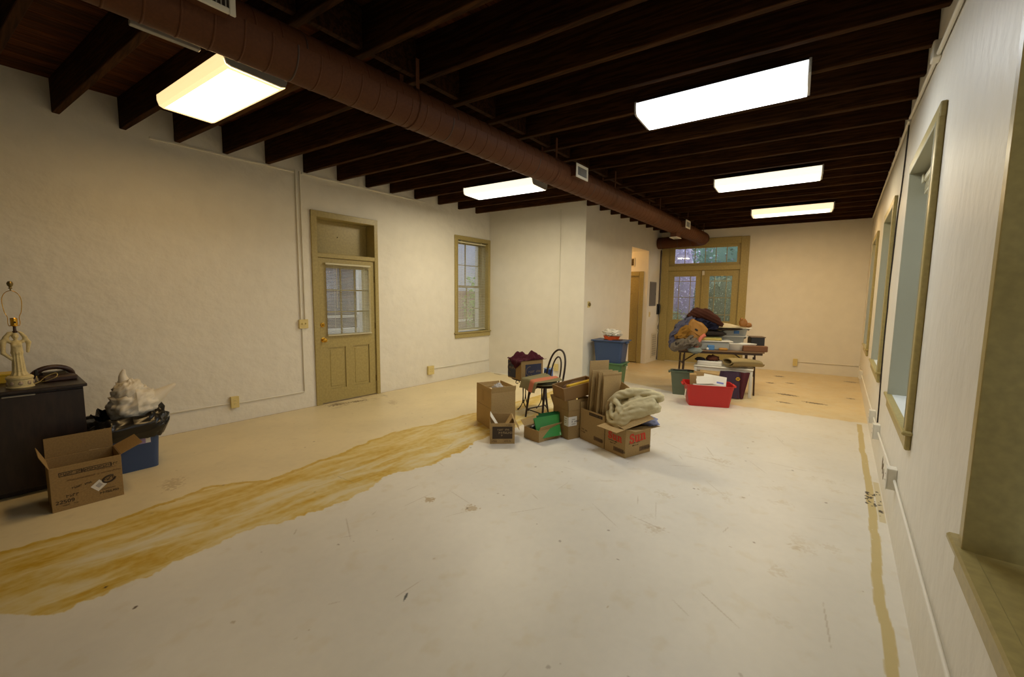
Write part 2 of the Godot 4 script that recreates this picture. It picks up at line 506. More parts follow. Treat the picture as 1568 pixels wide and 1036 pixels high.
func build_shell() -> void:
	var top := HC + JD
	var st := st_new()
	quad(st, Vector3(-5.6, 0, -10.8), Vector3(-5.6, 0, 2.2), Vector3(0.4, 0, 2.2), Vector3(0.4, 0, -10.8))
	bbox(st, Vector3(-5.6, -0.2, -10.8), Vector3(0.4, -0.005, 2.2))
	bbox(st, Vector3(-5.6, -0.2, 2.2), Vector3(0.4, 0, ZF + 0.1))
	var fm := mat(Color.WHITE, 0.4, 0.0, 0.45)
	fm.albedo_texture = floor_texture()
	fm.texture_repeat = false
	structure(st, "floor", fm)
	# left wall: local x runs to -z of the room
	st = wall_with_holes(-ZF - 0.3, 10.75, 0, top, 0.35, [[2.77, 3.69, 0, 2.55], [5.36, 6.22, 0.83, 2.55]])
	structure(st, "wall_left", M.plaster, Vector3(XL, 0, 0), PI / 2)
	st = wall_with_holes(-10.95, ZF + 0.3, 0, top, 0.42, [[-9.0, -8.05, 0.79, 2.43], [-6.62, -5.52, 0.79, 2.43], [-4.22, -3.12, 0.79, 2.43], [-1.69, -0.59, 0.79, 2.43]])
	structure(st, "wall_right", M.plaster_gloss, Vector3(XR, 0, 0), -PI / 2)
	st = wall_with_holes(-2.2, 4.05, 0, top, 0.3, [[0.04, 1.79, 0, 2.84]])
	structure(st, "wall_back", M.drywall, Vector3(-3.5, 0, -10.22), SKEW)
	st = wall_with_holes(0, 6.5, 0, top, 0.3, [])
	structure(st, "wall_front", M.drywall, Vector3(0.7, 0, ZF), PI)
	st = wall_with_holes(0.0, 2.022, 0, top, 0.12, [])
	structure(st, "wall_partition", M.drywall, Vector3(XL, 0, -6.26), SKEW)
	st = wall_with_holes(6.47, 10.24, 0, top, 0.12, [[8.46, 9.43, 0, 2.575]])
	structure(st, "wall_passage_side", M.drywall, Vector3(XM, 0, 0), PI / 2)
	st = wall_with_holes(-2.05, 0.0, 0, top, 0.1, [[-0.98, -0.18, 0, 2.04]])
	structure(st, "wall_passage_far", M.drywall, Vector3(XM - 0.02, 0, -9.43), SKEW)
	st = st_new()
	bbox(st, Vector3(-5.5, 0, -8.46), Vector3(XM - 0.121, 2.575, -8.36))
	structure(st, "wall_passage_near", M.drywall)
	st = st_new()
	bbox(st, Vector3(-5.5, 2.576, -9.8), Vector3(XM - 0.121, 2.62, -8.3))
	structure(st, "trim_passage_ceiling", M.drywall)
	# ceiling: roof slab, planks along the room and joists across it
	st = st_new()
	bbox(st, Vector3(-5.9, top + 0.03, -11.2), Vector3(0.8, top + 0.2, ZF + 0.4))
	var ceiling := structure(st, "ceiling", M.dark_gap)
	var n := 44
	for i in n:
		var wd := 5.95 / n
		bpart(ceiling, "plank", Vector3(-5.56 + (i + 0.5) * wd, top + 0.0126, -3.1), Vector3(wd - 0.004, 0.025, 15.7), M.plank[(i * 7 + i / 3) % 3], 0.003)
	var js := [1.78, 1.33, 0.88, 0.43, -0.03, -0.484, -0.92, -1.338, -1.768, -2.205, -2.654, -3.107, -3.542, -3.957, -4.419, -4.917, -5.392, -5.845, -6.262]
	for k in 9: js.append(-6.74 - 0.445 * k)
	for k in 6: js.push_front(2.23 + 0.45 * k)
	var len := (XR - XL) / cos(SKEW)
	for i in js.size():
		var c := Vector3((XL + XR) / 2, HC + JD / 2 - 0.0005, js[i] - 0.025 - tan(SKEW) * (XR - XL) / 2)
		if js[i] > -0.05 or true:
			bpart(ceiling, "joist", c, Vector3(len - 0.004, JD, 0.05), M.joist if i % 2 else M.joist_b, 0.004, Vector3(0, SKEW, 0))
		if i > 0 and js[i] > -9.9:
			var zc: float = (js[i] + js[i - 1]) / 2 - 0.025 - tan(SKEW) * (-2.56 - XL)
			bpart(ceiling, "blocking", Vector3(-2.56, HC + JD / 2 + 0.01, zc), Vector3(0.045, JD - 0.03, js[i - 1] - js[i] - 0.062), M.joist_b, 0.003)
	for s in [["trim_1", XL + 0.006, -1.14, -2.54], ["trim_2", XL + 0.006, -2.63, -4.64]]:
		st = st_new()
		rbox(st, Vector3(s[1], 3.042, (s[2] + s[3]) / 2), Vector3(0.012, 0.022, absf(s[2] - s[3])), 0.002)
		structure(st, s[0], M.conduit)

func panel_leaf(parent: Node, called: String, size: Vector3, holes: Array, m: Material) -> MeshInstance3D:
	# a door leaf with openings [x0, x1, y0, y1], origin at its lower left corner
	var st := wall_with_holes(0, size.x, 0, size.y, size.z, holes)
	return part(st, called, m, parent)

func build_left_door() -> void:
	var d := frame_node("door_1", Vector3(XL, 0, -2.77), PI / 2)
	# local x runs along the wall away from the camera, z into the room
	for q in [["casing", 0.01, -0.0, 0.08, 2.61], ["casing", 0.95, 0.0, 0.06, 2.61]]:
		bpart(d, q[0], Vector3(q[1] - 0.02 + q[3] / 2 - 0.04, q[4] / 2, 0.011), Vector3(q[3], q[4], 0.022), M.khaki, 0.004)
	bpart(d, "casing", Vector3(0.45, 2.57, 0.012), Vector3(1.0, 0.08, 0.024), M.khaki, 0.004)
	bpart(d, "transom_bar", Vector3(0.46, 2.035, -0.03), Vector3(0.9, 0.06, 0.1), M.khaki, 0.004)
	for x in [0.012, 0.908]:
		bpart(d, "jamb", Vector3(x, 1.28, -0.18), Vector3(0.022, 2.54, 0.35), M.khaki, 0.002)
	bpart(d, "head_jamb", Vector3(0.46, 2.54, -0.12), Vector3(0.87, 0.02, 0.22), M.khaki, 0.002)
	var tp := bpart(d, "transom_panel", Vector3(0.46, 2.3, -0.2), Vector3(0.87, 0.47, 0.02), M.khaki, 0.002)
	var st := st_new()
	lathe(st, Vector3(-0.03, 0.02, 0.01), [[0.0, 0.0], [0.008, 0.002], [0.006, 0.012], [0, 0.014]], 8, Basis(Vector3.RIGHT, PI / 2))
	part(st, "screw_eye", M.hinge, tp)
	# the leaf
	var leaf := Node3D.new(); leaf.name = "leaf"; d.add_child(leaf, true); leaf.position = Vector3(0.027, 0.012, -0.004)
	var w := 0.866; var h := 1.99
	var body := wall_with_holes(0, w, 0, h, 0.042, [[0.12, 0.77, 0.955, 1.86], [0.115, 0.375, 0.18, 0.765], [0.49, 0.755, 0.18, 0.765]])
	part(body, "leaf_frame", M.khaki, leaf)
	for x in [0.245, 0.6225]:
		var p := bpart(leaf, "door_panel", Vector3(x, 0.4725, -0.024), Vector3(0.262, 0.587, 0.02), M.khaki, 0.002)
		bpart(p, "raised_field", Vector3(0, 0, 0.008), Vector3(0.2, 0.52, 0.014), M.khaki, 0.006)
	bpart(leaf, "glass_pane", Vector3(0.445, 1.4, -0.03), Vector3(0.66, 0.92, 0.004), M.pane, 0.0005)
	for k in 2:
		bpart(leaf, "muntin", Vector3(0.12 + 0.65 * (k + 1) / 3.0, 1.41, -0.022), Vector3(0.022, 0.91, 0.02), M.khaki, 0.003)
		bpart(leaf, "muntin", Vector3(0.445, 0.955 + 0.905 * (k + 1) / 3.0, -0.021), Vector3(0.65, 0.022, 0.02), M.khaki, 0.003)
	st = st_new()
	lathe(st, Vector3.ZERO, [[0.0, 0.0], [0.034, 0.0], [0.034, 0.004], [0.013, 0.008], [0.012, 0.03], [0.028, 0.042], [0.031, 0.055], [0.024, 0.068], [0, 0.072]], 18, Basis(Vector3.RIGHT, PI / 2))
	part(st, "door_knob", M.brass, leaf, Vector3(0.05, 0.88, 0))
	st = st_new()
	lathe(st, Vector3.ZERO, [[0.0, 0.0], [0.03, 0.0], [0.03, 0.012], [0.024, 0.016], [0, 0.017]], 18, Basis(Vector3.RIGHT, PI / 2))
	rbox(st, Vector3(0, 0, 0.026), Vector3(0.008, 0.03, 0.02), 0.003)
	part(st, "deadbolt_turn", M.brass, leaf, Vector3(0.045, 1.085, 0))
	for y in [0.25, 1.05, 1.74]:
		bpart(d, "hinge", Vector3(0.899, y, 0.0), Vector3(0.03, 0.09, 0.018), M.hinge, 0.004)
	# the blind hung on the leaf
	var b := thing("venetian_blind", "cream mini blind hung over the glass of the khaki side door", "blind", Vector3(XL, 0, -2.77), PI / 2, "window blinds")
	bpart(b, "head_rail", Vector3(0.465, 1.925, 0.022), Vector3(0.69, 0.026, 0.03), M.blind, 0.004)
	bpart(b, "bottom_rail", Vector3(0.472, 0.948, 0.02), Vector3(0.68, 0.018, 0.026), M.blind, 0.004)
	for k in 48:
		bpart(b, "slat", Vector3(0.472, 0.968 + k * 0.0198, 0.02), Vector3(0.67, 0.0018, 0.023), M.blind, 0.0005, Vector3(0.22, 0, 0))
	for x in [0.24, 0.7]:
		bpart(b, "ladder_cord", Vector3(x, 1.43, 0.034), Vector3(0.004, 0.96, 0.002), M.blind, 0.0005)
	bpart(b, "tilt_wand", Vector3(0.27, 1.6, 0.044), Vector3(0.008, 0.55, 0.008), M.blind, 0.003)

func sash_window(called: String, at: Vector3, turn: float, w: float, y0: float, y1: float, depth: float, cols: int, m: Material, jm: Material) -> Node3D:
	# local x along the wall from the opening's edge, z into the room, opening w wide
	var d := frame_node(called, at, turn)
	var h := y1 - y0
	for x in [0.009, w - 0.009]:
		bpart(d, "jamb", Vector3(x, y0 + h / 2, -depth / 2 - 0.02), Vector3(0.018, h, depth + 0.1), jm, 0.002)
	bpart(d, "head_jamb", Vector3(w / 2, y1 - 0.009, -depth / 2 - 0.02), Vector3(w - 0.036, 0.018, depth + 0.1), jm, 0.002)
	var ym := (y0 + y1) / 2
	for k in 2:
		var s := Node3D.new(); s.name = "upper_sash" if k else "lower_sash"; d.add_child(s)
		var lo := ym - 0.02 if k else y0 + 0.02
		var hi := y1 - 0.02 if k else ym + 0.02
		var zz := -depth - 0.035 * k
		for x in [0.04, w - 0.04]: bpart(s, "stile", Vector3(x, (lo + hi) / 2, zz), Vector3(0.045, hi - lo, 0.032), m, 0.003)
		for y in [lo + 0.022, hi - 0.022]: bpart(s, "rail", Vector3(w / 2, y, zz), Vector3(w - 0.125, 0.044, 0.032), m, 0.003)
		for c in range(1, cols): bpart(s, "muntin", Vector3(0.0625 + (w - 0.125) * c / cols, (lo + hi) / 2, zz), Vector3(0.018, hi - lo - 0.088, 0.024), m, 0.002)
		bpart(s, "muntin", Vector3(w / 2, (lo + hi) / 2, zz), Vector3(w - 0.125, 0.018, 0.022), m, 0.002)
		bpart(s, "glass_pane", Vector3(w / 2, (lo + hi) / 2, zz - 0.004), Vector3(w - 0.12, hi - lo - 0.08, 0.004), M.pane, 0.0005)
	return d

func build_windows() -> void:
	# the one in the left wall
	var w := 0.86
	var d := sash_window("window_1", Vector3(XL, 0, -5.36), PI / 2, w, 0.83, 2.55, 0.17, 2, M.khaki, M.khaki)
	for x in [-0.02, w + 0.02]: bpart(d, "casing", Vector3(x, 1.7, 0.011), Vector3(0.065, 1.72, 0.022), M.khaki, 0.004)
	bpart(d, "casing", Vector3(w / 2, 2.575, 0.012), Vector3(w + 0.11, 0.055, 0.024), M.khaki, 0.004)
	bpart(d, "stool", Vector3(w / 2, 0.832, -0.05), Vector3(w + 0.13, 0.022, 0.2), M.khaki, 0.005)
	bpart(d, "apron", Vector3(w / 2, 0.778, 0.014), Vector3(w + 0.1, 0.085, 0.026), M.khaki, 0.006)
	var b := thing("venetian_blind", "cream mini blind lowered in the window near the partition corner", "blind", Vector3(XL, 0, -5.36), PI / 2, "window blinds")
	bpart(b, "head_rail", Vector3(w / 2, 2.5, -0.05), Vector3(w - 0.05, 0.026, 0.03), M.blind, 0.004)
	bpart(b, "bottom_rail", Vector3(w / 2, 0.872, -0.05), Vector3(w - 0.06, 0.018, 0.026), M.blind, 0.004)
	for k in 76: bpart(b, "slat", Vector3(w / 2, 0.89 + k * 0.021, -0.05), Vector3(w - 0.06, 0.0018, 0.022), M.blind, 0.0005, Vector3(0.42, 0, 0))
	for x in [0.16, w - 0.16]:
		bpart(b, "bracket", Vector3(x, 2.51, -0.036), Vector3(0.03, 0.035, 0.008), M.blind, 0.002)
		bpart(b, "ladder_cord", Vector3(x, 1.68, -0.036), Vector3(0.004, 1.6, 0.002), M.blind, 0.0005)
	bpart(b, "tilt_wand", Vector3(w - 0.12, 2.15, -0.03), Vector3(0.008, 0.6, 0.008), M.blind, 0.003)
	# four deep ones in the right wall; local x runs towards the camera
	var zs := [[-9.0, 0.95], [-6.62, 1.1], [-4.22, 1.1], [-1.69, 1.1]]
	for i in 4:
		var ww: float = zs[i][1]
		d = sash_window("window_%d" % (i + 2), Vector3(XR, 0, zs[i][0]), -PI / 2, ww, 0.79, 2.43, 0.3, 2, M.khaki, M.jamb if i < 3 else M.khaki)
		bpart(d, "casing", Vector3(-0.028, 1.62, 0.012), Vector3(0.06, 1.66, 0.024), M.khaki, 0.004)
		bpart(d, "casing", Vector3(ww + 0.03, 1.62, 0.014), Vector3(0.075, 1.66, 0.028), M.khaki, 0.004)
		bpart(d, "casing", Vector3(ww / 2, 2.465, 0.013), Vector3(ww + 0.15, 0.075, 0.026), M.khaki, 0.004)
		bpart(d, "stool", Vector3(ww / 2, 0.795, -0.115), Vector3(ww - 0.03, 0.012, 0.31), M.sill_paint if i < 3 else M.khaki, 0.002)
		bpart(d, "stool_nosing", Vector3(ww / 2, 0.792, 0.022), Vector3(ww + 0.19, 0.022, 0.045), M.khaki, 0.006)
		bpart(d, "apron", Vector3(ww / 2, 0.738, 0.013), Vector3(ww + 0.14, 0.085, 0.026), M.khaki, 0.006)
		var where := ["farthest", "second", "third", "nearest"]
		b = thing("venetian_blind", ["raised cream blind in the window nearest the back wall", "raised cream blind in the window beyond the dark wall cable", "raised cream blind in the window before the dark wall cable", "cream slat blind lowered in the window at the right frame edge"][i], "blind", Vector3(XR, 0, zs[i][0]), -PI / 2, "window blinds")
		bpart(b, "head_rail", Vector3(ww / 2, 2.36, -0.07), Vector3(ww - 0.06, 0.045, 0.05), M.blind, 0.005)
		bpart(b, "bracket", Vector3(0.06, 2.36, -0.04), Vector3(0.035, 0.06, 0.012), M.blind, 0.003)
		if i < 3:
			for k in 14: bpart(b, "slat", Vector3(ww / 2, 2.33 - k * 0.004, -0.07), Vector3(ww - 0.07, 0.002, 0.03), M.blind, 0.0005)
			bpart(b, "bottom_rail", Vector3(ww / 2, 2.265, -0.07), Vector3(ww - 0.07, 0.018, 0.03), M.blind, 0.003)
		else:
			for k in 58: bpart(b, "slat", Vector3(ww / 2, 0.85 + k * 0.0255, -0.1), Vector3(ww - 0.12, 0.003, 0.03), M.blind, 0.0008, Vector3(0.1, 0, 0))
			bpart(b, "bottom_rail", Vector3(ww / 2, 0.828, -0.1), Vector3(ww - 0.12, 0.018, 0.03), M.blind, 0.003)

func build_french_doors() -> void:
	var d := frame_node("door_2", Vector3(-3.5, 0, -10.22), SKEW)
	bpart(d, "casing", Vector3(0.095, 1.44, 0.012), Vector3(0.17, 2.88, 0.024), M.khaki, 0.005)
	bpart(d, "casing", Vector3(1.76, 1.44, 0.012), Vector3(0.16, 2.88, 0.024), M.khaki, 0.005)
	bpart(d, "casing", Vector3(0.925, 2.81, 0.013), Vector3(1.51, 0.15, 0.024), M.khaki, 0.005)
	bpart(d, "transom_bar", Vector3(0.925, 2.22, -0.03), Vector3(1.52, 0.11, 0.1), M.khaki, 0.006)
	var t := Node3D.new(); t.name = "transom"; d.add_child(t); t.position = Vector3(0, 0, -0.05)
	for x in [0.225, 1.68]: bpart(t, "stile", Vector3(x, 2.5, 0), Vector3(0.15, 0.52, 0.04), M.khaki, 0.004)
	for y in [2.295, 2.712]: bpart(t, "rail", Vector3(0.955, y, 0), Vector3(1.31, 0.08, 0.04), M.khaki, 0.004)
	for k in 5: bpart(t, "muntin", Vector3(0.3 + 1.32 * (k + 1) / 6.0, 2.5, 0.0), Vector3(0.014, 0.345, 0.02), M.khaki, 0.002)
	bpart(t, "glass_pane", Vector3(0.955, 2.5, -0.006), Vector3(1.33, 0.36, 0.004), M.pane, 0.0005)
	for k in 2:
		var leaf := Node3D.new(); leaf.name = "leaf"; d.add_child(leaf, true); leaf.position = Vector3(0.17 + k * 0.765, 0.01, -0.03)
		var gx0 := 0.135 if k == 0 else 0.14; var gx1 := 0.615 if k == 0 else 0.6
		var st := wall_with_holes(0, 0.755, 0, 2.165, 0.045, [[gx0, gx1, 1.0, 2.02]])
		part(st, "leaf_frame", M.khaki, leaf)
		bpart(leaf, "glass_pane", Vector3((gx0 + gx1) / 2, 1.51, -0.025), Vector3(gx1 - gx0 + 0.01, 1.03, 0.004), M.pane, 0.0005)
		for f in [0.24, 0.76]: bpart(leaf, "muntin", Vector3(lerpf(gx0, gx1, f), 1.51, -0.02), Vector3(0.013, 1.02, 0.02), M.khaki, 0.002)
		for f in [0.14, 0.52, 0.89]: bpart(leaf, "muntin", Vector3((gx0 + gx1) / 2, 1.0 + 1.02 * f, -0.0195), Vector3(gx1 - gx0, 0.013, 0.02), M.khaki, 0.002)
		bpart(leaf, "bead", Vector3((gx0 + gx1) / 2, 2.028, 0.003), Vector3(gx1 - gx0 + 0.04, 0.02, 0.014), M.khaki, 0.003)
		bpart(leaf, "bead", Vector3((gx0 + gx1) / 2, 0.992, 0.003), Vector3(gx1 - gx0 + 0.04, 0.02, 0.014), M.khaki, 0.003)
	bpart(d, "astragal", Vector3(0.925, 1.08, -0.015), Vector3(0.03, 2.13, 0.03), M.khaki, 0.006)
	bpart(d, "door_closer", Vector3(0.945, 2.1, 0.01), Vector3(0.05, 0.1, 0.04), M.white_metal, 0.006)
	# the passage door
	d = frame_node("door_3", Vector3(XM - 0.02, 0, -9.43), SKEW)
	for x in [-1.03, -0.12]: bpart(d, "casing", Vector3(x, 1.06, 0.012), Vector3(0.1, 2.12, 0.024), M.khaki, 0.004)
	bpart(d, "casing", Vector3(-0.575, 2.07, 0.012), Vector3(0.8, 0.1, 0.024), M.khaki, 0.004)
	var lf := Node3D.new(); lf.name = "leaf"; d.add_child(lf); lf.position = Vector3(-0.97, 0.02, -0.02)
	part(wall_with_holes(0, 0.78, 0, 2.0, 0.04, [[0.1, 0.35, 0.2, 0.85], [0.43, 0.68, 0.2, 0.85], [0.1, 0.35, 0.98, 1.6], [0.43, 0.68, 0.98, 1.6], [0.1, 0.35, 1.7, 1.88], [0.43, 0.68, 1.7, 1.88]]), "leaf_frame", M.khaki, lf)
	for q in [[0.525, 0.65], [1.29, 0.62], [1.79, 0.18]]:
		for x in [0.225, 0.555]: bpart(lf, "door_panel", Vector3(x, q[0], -0.022), Vector3(0.252, q[1] + 0.002, 0.02), M.khaki, 0.002)

func build_duct() -> void:
	var c := Vector2(-2.475, 2.81); var r := 0.132
	var d := thing("spiral_duct", "long brown painted round air duct hung under the joists", "duct", Vector3(c.x, c.y, 0))
	var z_end := -9.72
	var path := [Vector3(0, 0, ZF - 0.02), Vector3(0, 0, z_end)]
	var st := st_new()
	tube(st, path, r, 40, -1.0, false)
	part(st, "pipe", M.duct, d)
	# raised spiral seams
	var k := 0
	var z := 1.6
	while z > z_end + 0.1:
		st = st_new()
		var zz := z
		surf(st, 40, 4, func(u: float, v: float) -> Vector3:
			var a := u * TAU
			var e := v * PI
			var rr := r - 0.001 + 0.004 * sin(e)
			return Vector3(cos(a) * rr, sin(a) * rr, zz - 0.006 * cos(e) + 0.05 * (u - 0.5)))
		part(st, "seam", M.duct_dark if k % 9 == 4 else M.duct, d)
		z -= 0.125
		k += 1
	# segmented elbow and the branch into the partition
	var elbow := st_new()
	var cen := Vector3(-0.26, 0, z_end)
	var pts := []
	for i in 13:
		var a := PI / 2 * i / 12.0
		pts.append(cen + Vector3(cos(a) * 0.26, 0, -sin(a) * 0.26))
	tube(elbow, pts, r + 0.003, 36, -1.0, false)
	part(elbow, "elbow", M.duct, d)
	var br := st_new()
	tube(br, [pts[-1], Vector3(XM - c.x + 0.01, -0.012, z_end - 0.28)], r, 36, -1.0, true)
	part(br, "branch", M.duct, d)
	for q in [0.02, 0.4, 0.9]:
		var s2 := st_new()
		var px: float = lerpf(pts[-1].x, XM - c.x + 0.03, q)
		tube(s2, [Vector3(px, -0.012 * q, z_end - 0.26 - 0.02 * q), Vector3(px - 0.012, -0.012 * q, z_end - 0.26 - 0.02 * q)], r + 0.004, 36)
		part(s2, "seam", M.duct_dark, d)
	# strap hangers
	for sz in [-1.95, -3.72, -5.12, -6.8, -8.3, -9.45]:
		st = st_new()
		tube(st, [Vector3(0, 0, sz + 0.014), Vector3(0, 0, sz - 0.014)], r + 0.0055, 36, -1.0, false)
		bbox(st, Vector3(0.085, 0.1, sz - 0.014), Vector3(0.09, HC - c.y + 0.05, sz + 0.014))
		bbox(st, Vector3(-0.09, 0.1, sz - 0.014), Vector3(-0.085, HC - c.y, sz + 0.014))
		part(st, "strap", M.duct, d)
	# side and bottom registers
	var regs := [[-0.68, 0.26, "x"], [-4.05, 0.25, "x"], [-7.93, 0.26, "x"], [-7.9, 0.26, "y"]]
	for q in regs:
		var g := Node3D.new(); g.name = "register"; d.add_child(g, true)
		var dirn := Vector3(1, 0, 0) if q[2] == "x" else Vector3(0, -1, 0)
		g.position = dirn * 0.2 + Vector3(0, 0.02 if q[2] == "x" else 0.0, q[0])
		g.rotation = Vector3(0, PI / 2, 0) if q[2] == "x" else Vector3(PI / 2, 0, 0)
		var ln: float = q[1]
		var sx := ln if q[2] == "x" else 0.14
		var sy := 0.14 if q[2] == "x" else ln
		bpart(g, "boot", Vector3(0, 0, -0.055), Vector3(sx - 0.03, sy - 0.03, 0.1), M.duct, 0.004)
		for s in [-1, 1]:
			bpart(g, "rim", Vector3(s * (sx / 2 - 0.013), 0, 0.003), Vector3(0.026, sy, 0.012), M.white_metal, 0.003)
			bpart(g, "rim", Vector3(0, s * (sy / 2 - 0.013), 0.003), Vector3(sx - 0.053, 0.026, 0.012), M.white_metal, 0.003)
		bpart(g, "throat", Vector3(0, 0, -0.003), Vector3(sx - 0.05, sy - 0.05, 0.004), M.dark_gap, 0.001)
		var nl := 11
		for i in nl:
			bpart(g, "louvre", Vector3((i - (nl - 1) / 2.0) * (sx - 0.06) / nl, 0, 0.002), Vector3(0.005, sy - 0.054, 0.008), M.grey_metal, 0.001)
	# grey channel beside the first register
	var ch := st_new()
	rbox(ch, Vector3.ZERO, Vector3(0.03, 0.025, 0.27), 0.003)
	tag(part(ch, "metal_channel", M.grey_metal, self, Vector3(-2.66, 2.74, -0.64)), "short grey metal channel clipped against the brown duct", "bracket")
func ceiling_light(x: float, z: float, turn: float, label: String, col: Color, energy: float) -> void:
	var t := thing("ceiling_light", label, "light", Vector3(x, HC, z), turn, "wraparound ceiling lights")
	bpart(t, "housing", Vector3(0, -0.02, 0), Vector3(1.1, 0.038, 0.36), M.white_metal, 0.004)
	var glow := func(c: Color, e: float) -> StandardMaterial3D:
		var m := mat(srgb(245, 243, 236), 0.4)
		m.emission_enabled = true
		m.emission = c
		m.emission_energy_multiplier = e
		return m
	# wraparound diffuser: bright middle over the tubes, dimmer rolled edge
	var half := 0.562
	var edge := [[0.205, -0.012], [0.205, -0.05], [0.192, -0.088], [0.165, -0.1]]
	var st := st_new()
	quad(st, Vector3(-half + 0.03, -0.1, -0.165), Vector3(half - 0.03, -0.1, -0.165), Vector3(half - 0.03, -0.1, 0.165), Vector3(-half + 0.03, -0.1, 0.165))
	part(st, "diffuser_lamp", glow.call(col.lerp(Color.WHITE, 0.75), 3.0), t)
	st = st_new()
	for sg in [-1.0, 1.0]:
		for i in 3:
			var a := Vector3(0, edge[i][1], sg * edge[i][0]); var b := Vector3(0, edge[i + 1][1], sg * edge[i + 1][0])
			var h1 := Vector3(half, 0, 0)
			if sg > 0: quad(st, a - h1, b - h1, b + h1, a + h1)
			else: quad(st, a + h1, b + h1, b - h1, a - h1)
		# end strips of the underside
		quad(st, Vector3(sg * (half - 0.015) - 0.015, -0.1, -0.165), Vector3(sg * (half - 0.015) + 0.015, -0.1, -0.165), Vector3(sg * (half - 0.015) + 0.015, -0.1, 0.165), Vector3(sg * (half - 0.015) - 0.015, -0.1, 0.165))
	part(st, "diffuser_edge_lamp", glow.call(col.lerp(Color.WHITE, 0.35), 1.15), t)
	for s in [-1.0, 1.0]:
		st = st_new()
		var x0: float = s * (half + 0.001); var x1: float = s * (half + 0.016)
		var prof := [Vector2(-0.2, 0.0), Vector2(-0.2, -0.05), Vector2(-0.188, -0.085), Vector2(-0.16, -0.094), Vector2(0.16, -0.094), Vector2(0.188, -0.085), Vector2(0.2, -0.05), Vector2(0.2, 0.0)]
		for i in prof.size():
			var a: Vector2 = prof[i]; var b: Vector2 = prof[(i + 1) % prof.size()]
			if s > 0: quad(st, Vector3(x0, a.y, a.x), Vector3(x0, b.y, b.x), Vector3(x1, b.y, b.x), Vector3(x1, a.y, a.x))
			else: quad(st, Vector3(x1, a.y, a.x), Vector3(x1, b.y, b.x), Vector3(x0, b.y, b.x), Vector3(x0, a.y, a.x))
			if i > 0 and i < prof.size() - 1:
				if s > 0: tri(st, Vector3(x1, prof[0].y, prof[0].x), Vector3(x1, b.y, b.x), Vector3(x1, a.y, a.x))
				else: tri(st, Vector3(x1, prof[0].y, prof[0].x), Vector3(x1, a.y, a.x), Vector3(x1, b.y, b.x))
		part(st, "end_cap", M.grey_metal, t)
	var l := AreaLight3D.new()
	l.name = "light"
	t.add_child(l)
	l.area_size = Vector2(1.08, 0.34)
	l.position = Vector3(0, -0.103, 0)
	l.rotation.x = -PI / 2
	l.light_color = col
	l.light_energy = energy
	l.area_range = 20.0
	l.area_attenuation = 2.0
	l.shadow_enabled = true

# ---------------------------------------------------------------- cartons
func carton(called: String, label: String, corner: Vector2, turn: float, w: float, d: float, h: float, m: Material, flaps: Array, group := "", y := 0.0) -> Node3D:
	# corner: the corner nearest the viewer = local (+w/2, +d/2); flaps: opening angle of front, back, left, right (90 upright, 180 flat out, -1 none)
	var cx := corner.x - cos(turn) * w / 2 - sin(turn) * d / 2
	var cz := corner.y + sin(turn) * w / 2 - cos(turn) * d / 2
	var t := thing(called, label, "box", Vector3(cx, y, cz), turn, group)
	var st := st_new()
	var th := 0.005
	rbox(st, Vector3(0, h / 2, d / 2 - th / 2), Vector3(w, h, th), 0.0015)
	rbox(st, Vector3(0, h / 2, -d / 2 + th / 2), Vector3(w, h, th), 0.0015)
	rbox(st, Vector3(w / 2 - th / 2, h / 2, 0), Vector3(th, h, d - 2 * th), 0.0015)
	rbox(st, Vector3(-w / 2 + th / 2, h / 2, 0), Vector3(th, h, d - 2 * th), 0.0015)
	rbox(st, Vector3(0, th / 2, 0), Vector3(w - 2 * th, th, d - 2 * th), 0.0015)
	part(st, "body", m, t)
	var fl := minf(w, d) / 2
	var spec := [[Vector3(0, h, d / 2), 0.0, w], [Vector3(0, h, -d / 2), PI, w], [Vector3(-w / 2, h, 0), -PI / 2, d], [Vector3(w / 2, h, 0), PI / 2, d]]
	for i in 4:
		if flaps[i] is Array:
			if flaps[i][0] < 0: continue
		elif flaps[i] < 0: continue
		var ang: float = flaps[i][0] if flaps[i] is Array else flaps[i]
		var ln: float = flaps[i][1] if flaps[i] is Array else fl
		var g := st_new()
		# at 0 the flap lies inward; local z is outward
		var a := deg_to_rad(ang)
		var mid := Vector3(0, sin(a) * ln / 2, -cos(a) * ln / 2)
		var bs := Basis(Vector3.RIGHT, a)
		rbox(g, mid + Vector3(0, 0.001, 0), Vector3(spec[i][2] - 0.006, 0.004, ln), 0.001, bs)
		var o := part(g, "flap", m, t, spec[i][0], spec[i][1])
	return t

func print_lines(t: Node3D, face: Transform3D, rows: Array, m: Material, called := "lettering") -> void:
	# rows of small print: [x, y, letters, letter height], too worn to read
	for r in rows:
		var st := st_new()
		var x: float = r[0]
		rng.seed = int(absf(r[0]) * 1000 + r[1] * 777 + r[2])
		for i in int(r[2]):
			var lw: float = r[3] * rng.randf_range(0.35, 0.7)
			if rng.randf() > 0.15:
				var p := Vector3(x + lw / 2, r[1], 0.0006)
				box(st, p - Vector3(lw * 0.4, 0, 0), Vector3(lw * 0.25, r[3], 0.0008))
				box(st, p + Vector3(lw * 0.1, rng.randf_range(-0.4, 0.4) * r[3], 0), Vector3(lw * 0.75, r[3] * 0.22, 0.0008))
				if rng.randf() > 0.4: box(st, p + Vector3(lw * 0.4, 0, 0), Vector3(lw * 0.22, r[3] * rng.randf_range(0.6, 1.0), 0.0008))
			x += lw + r[3] * 0.2
		var o := part(st, called, m, t)
		o.transform = face

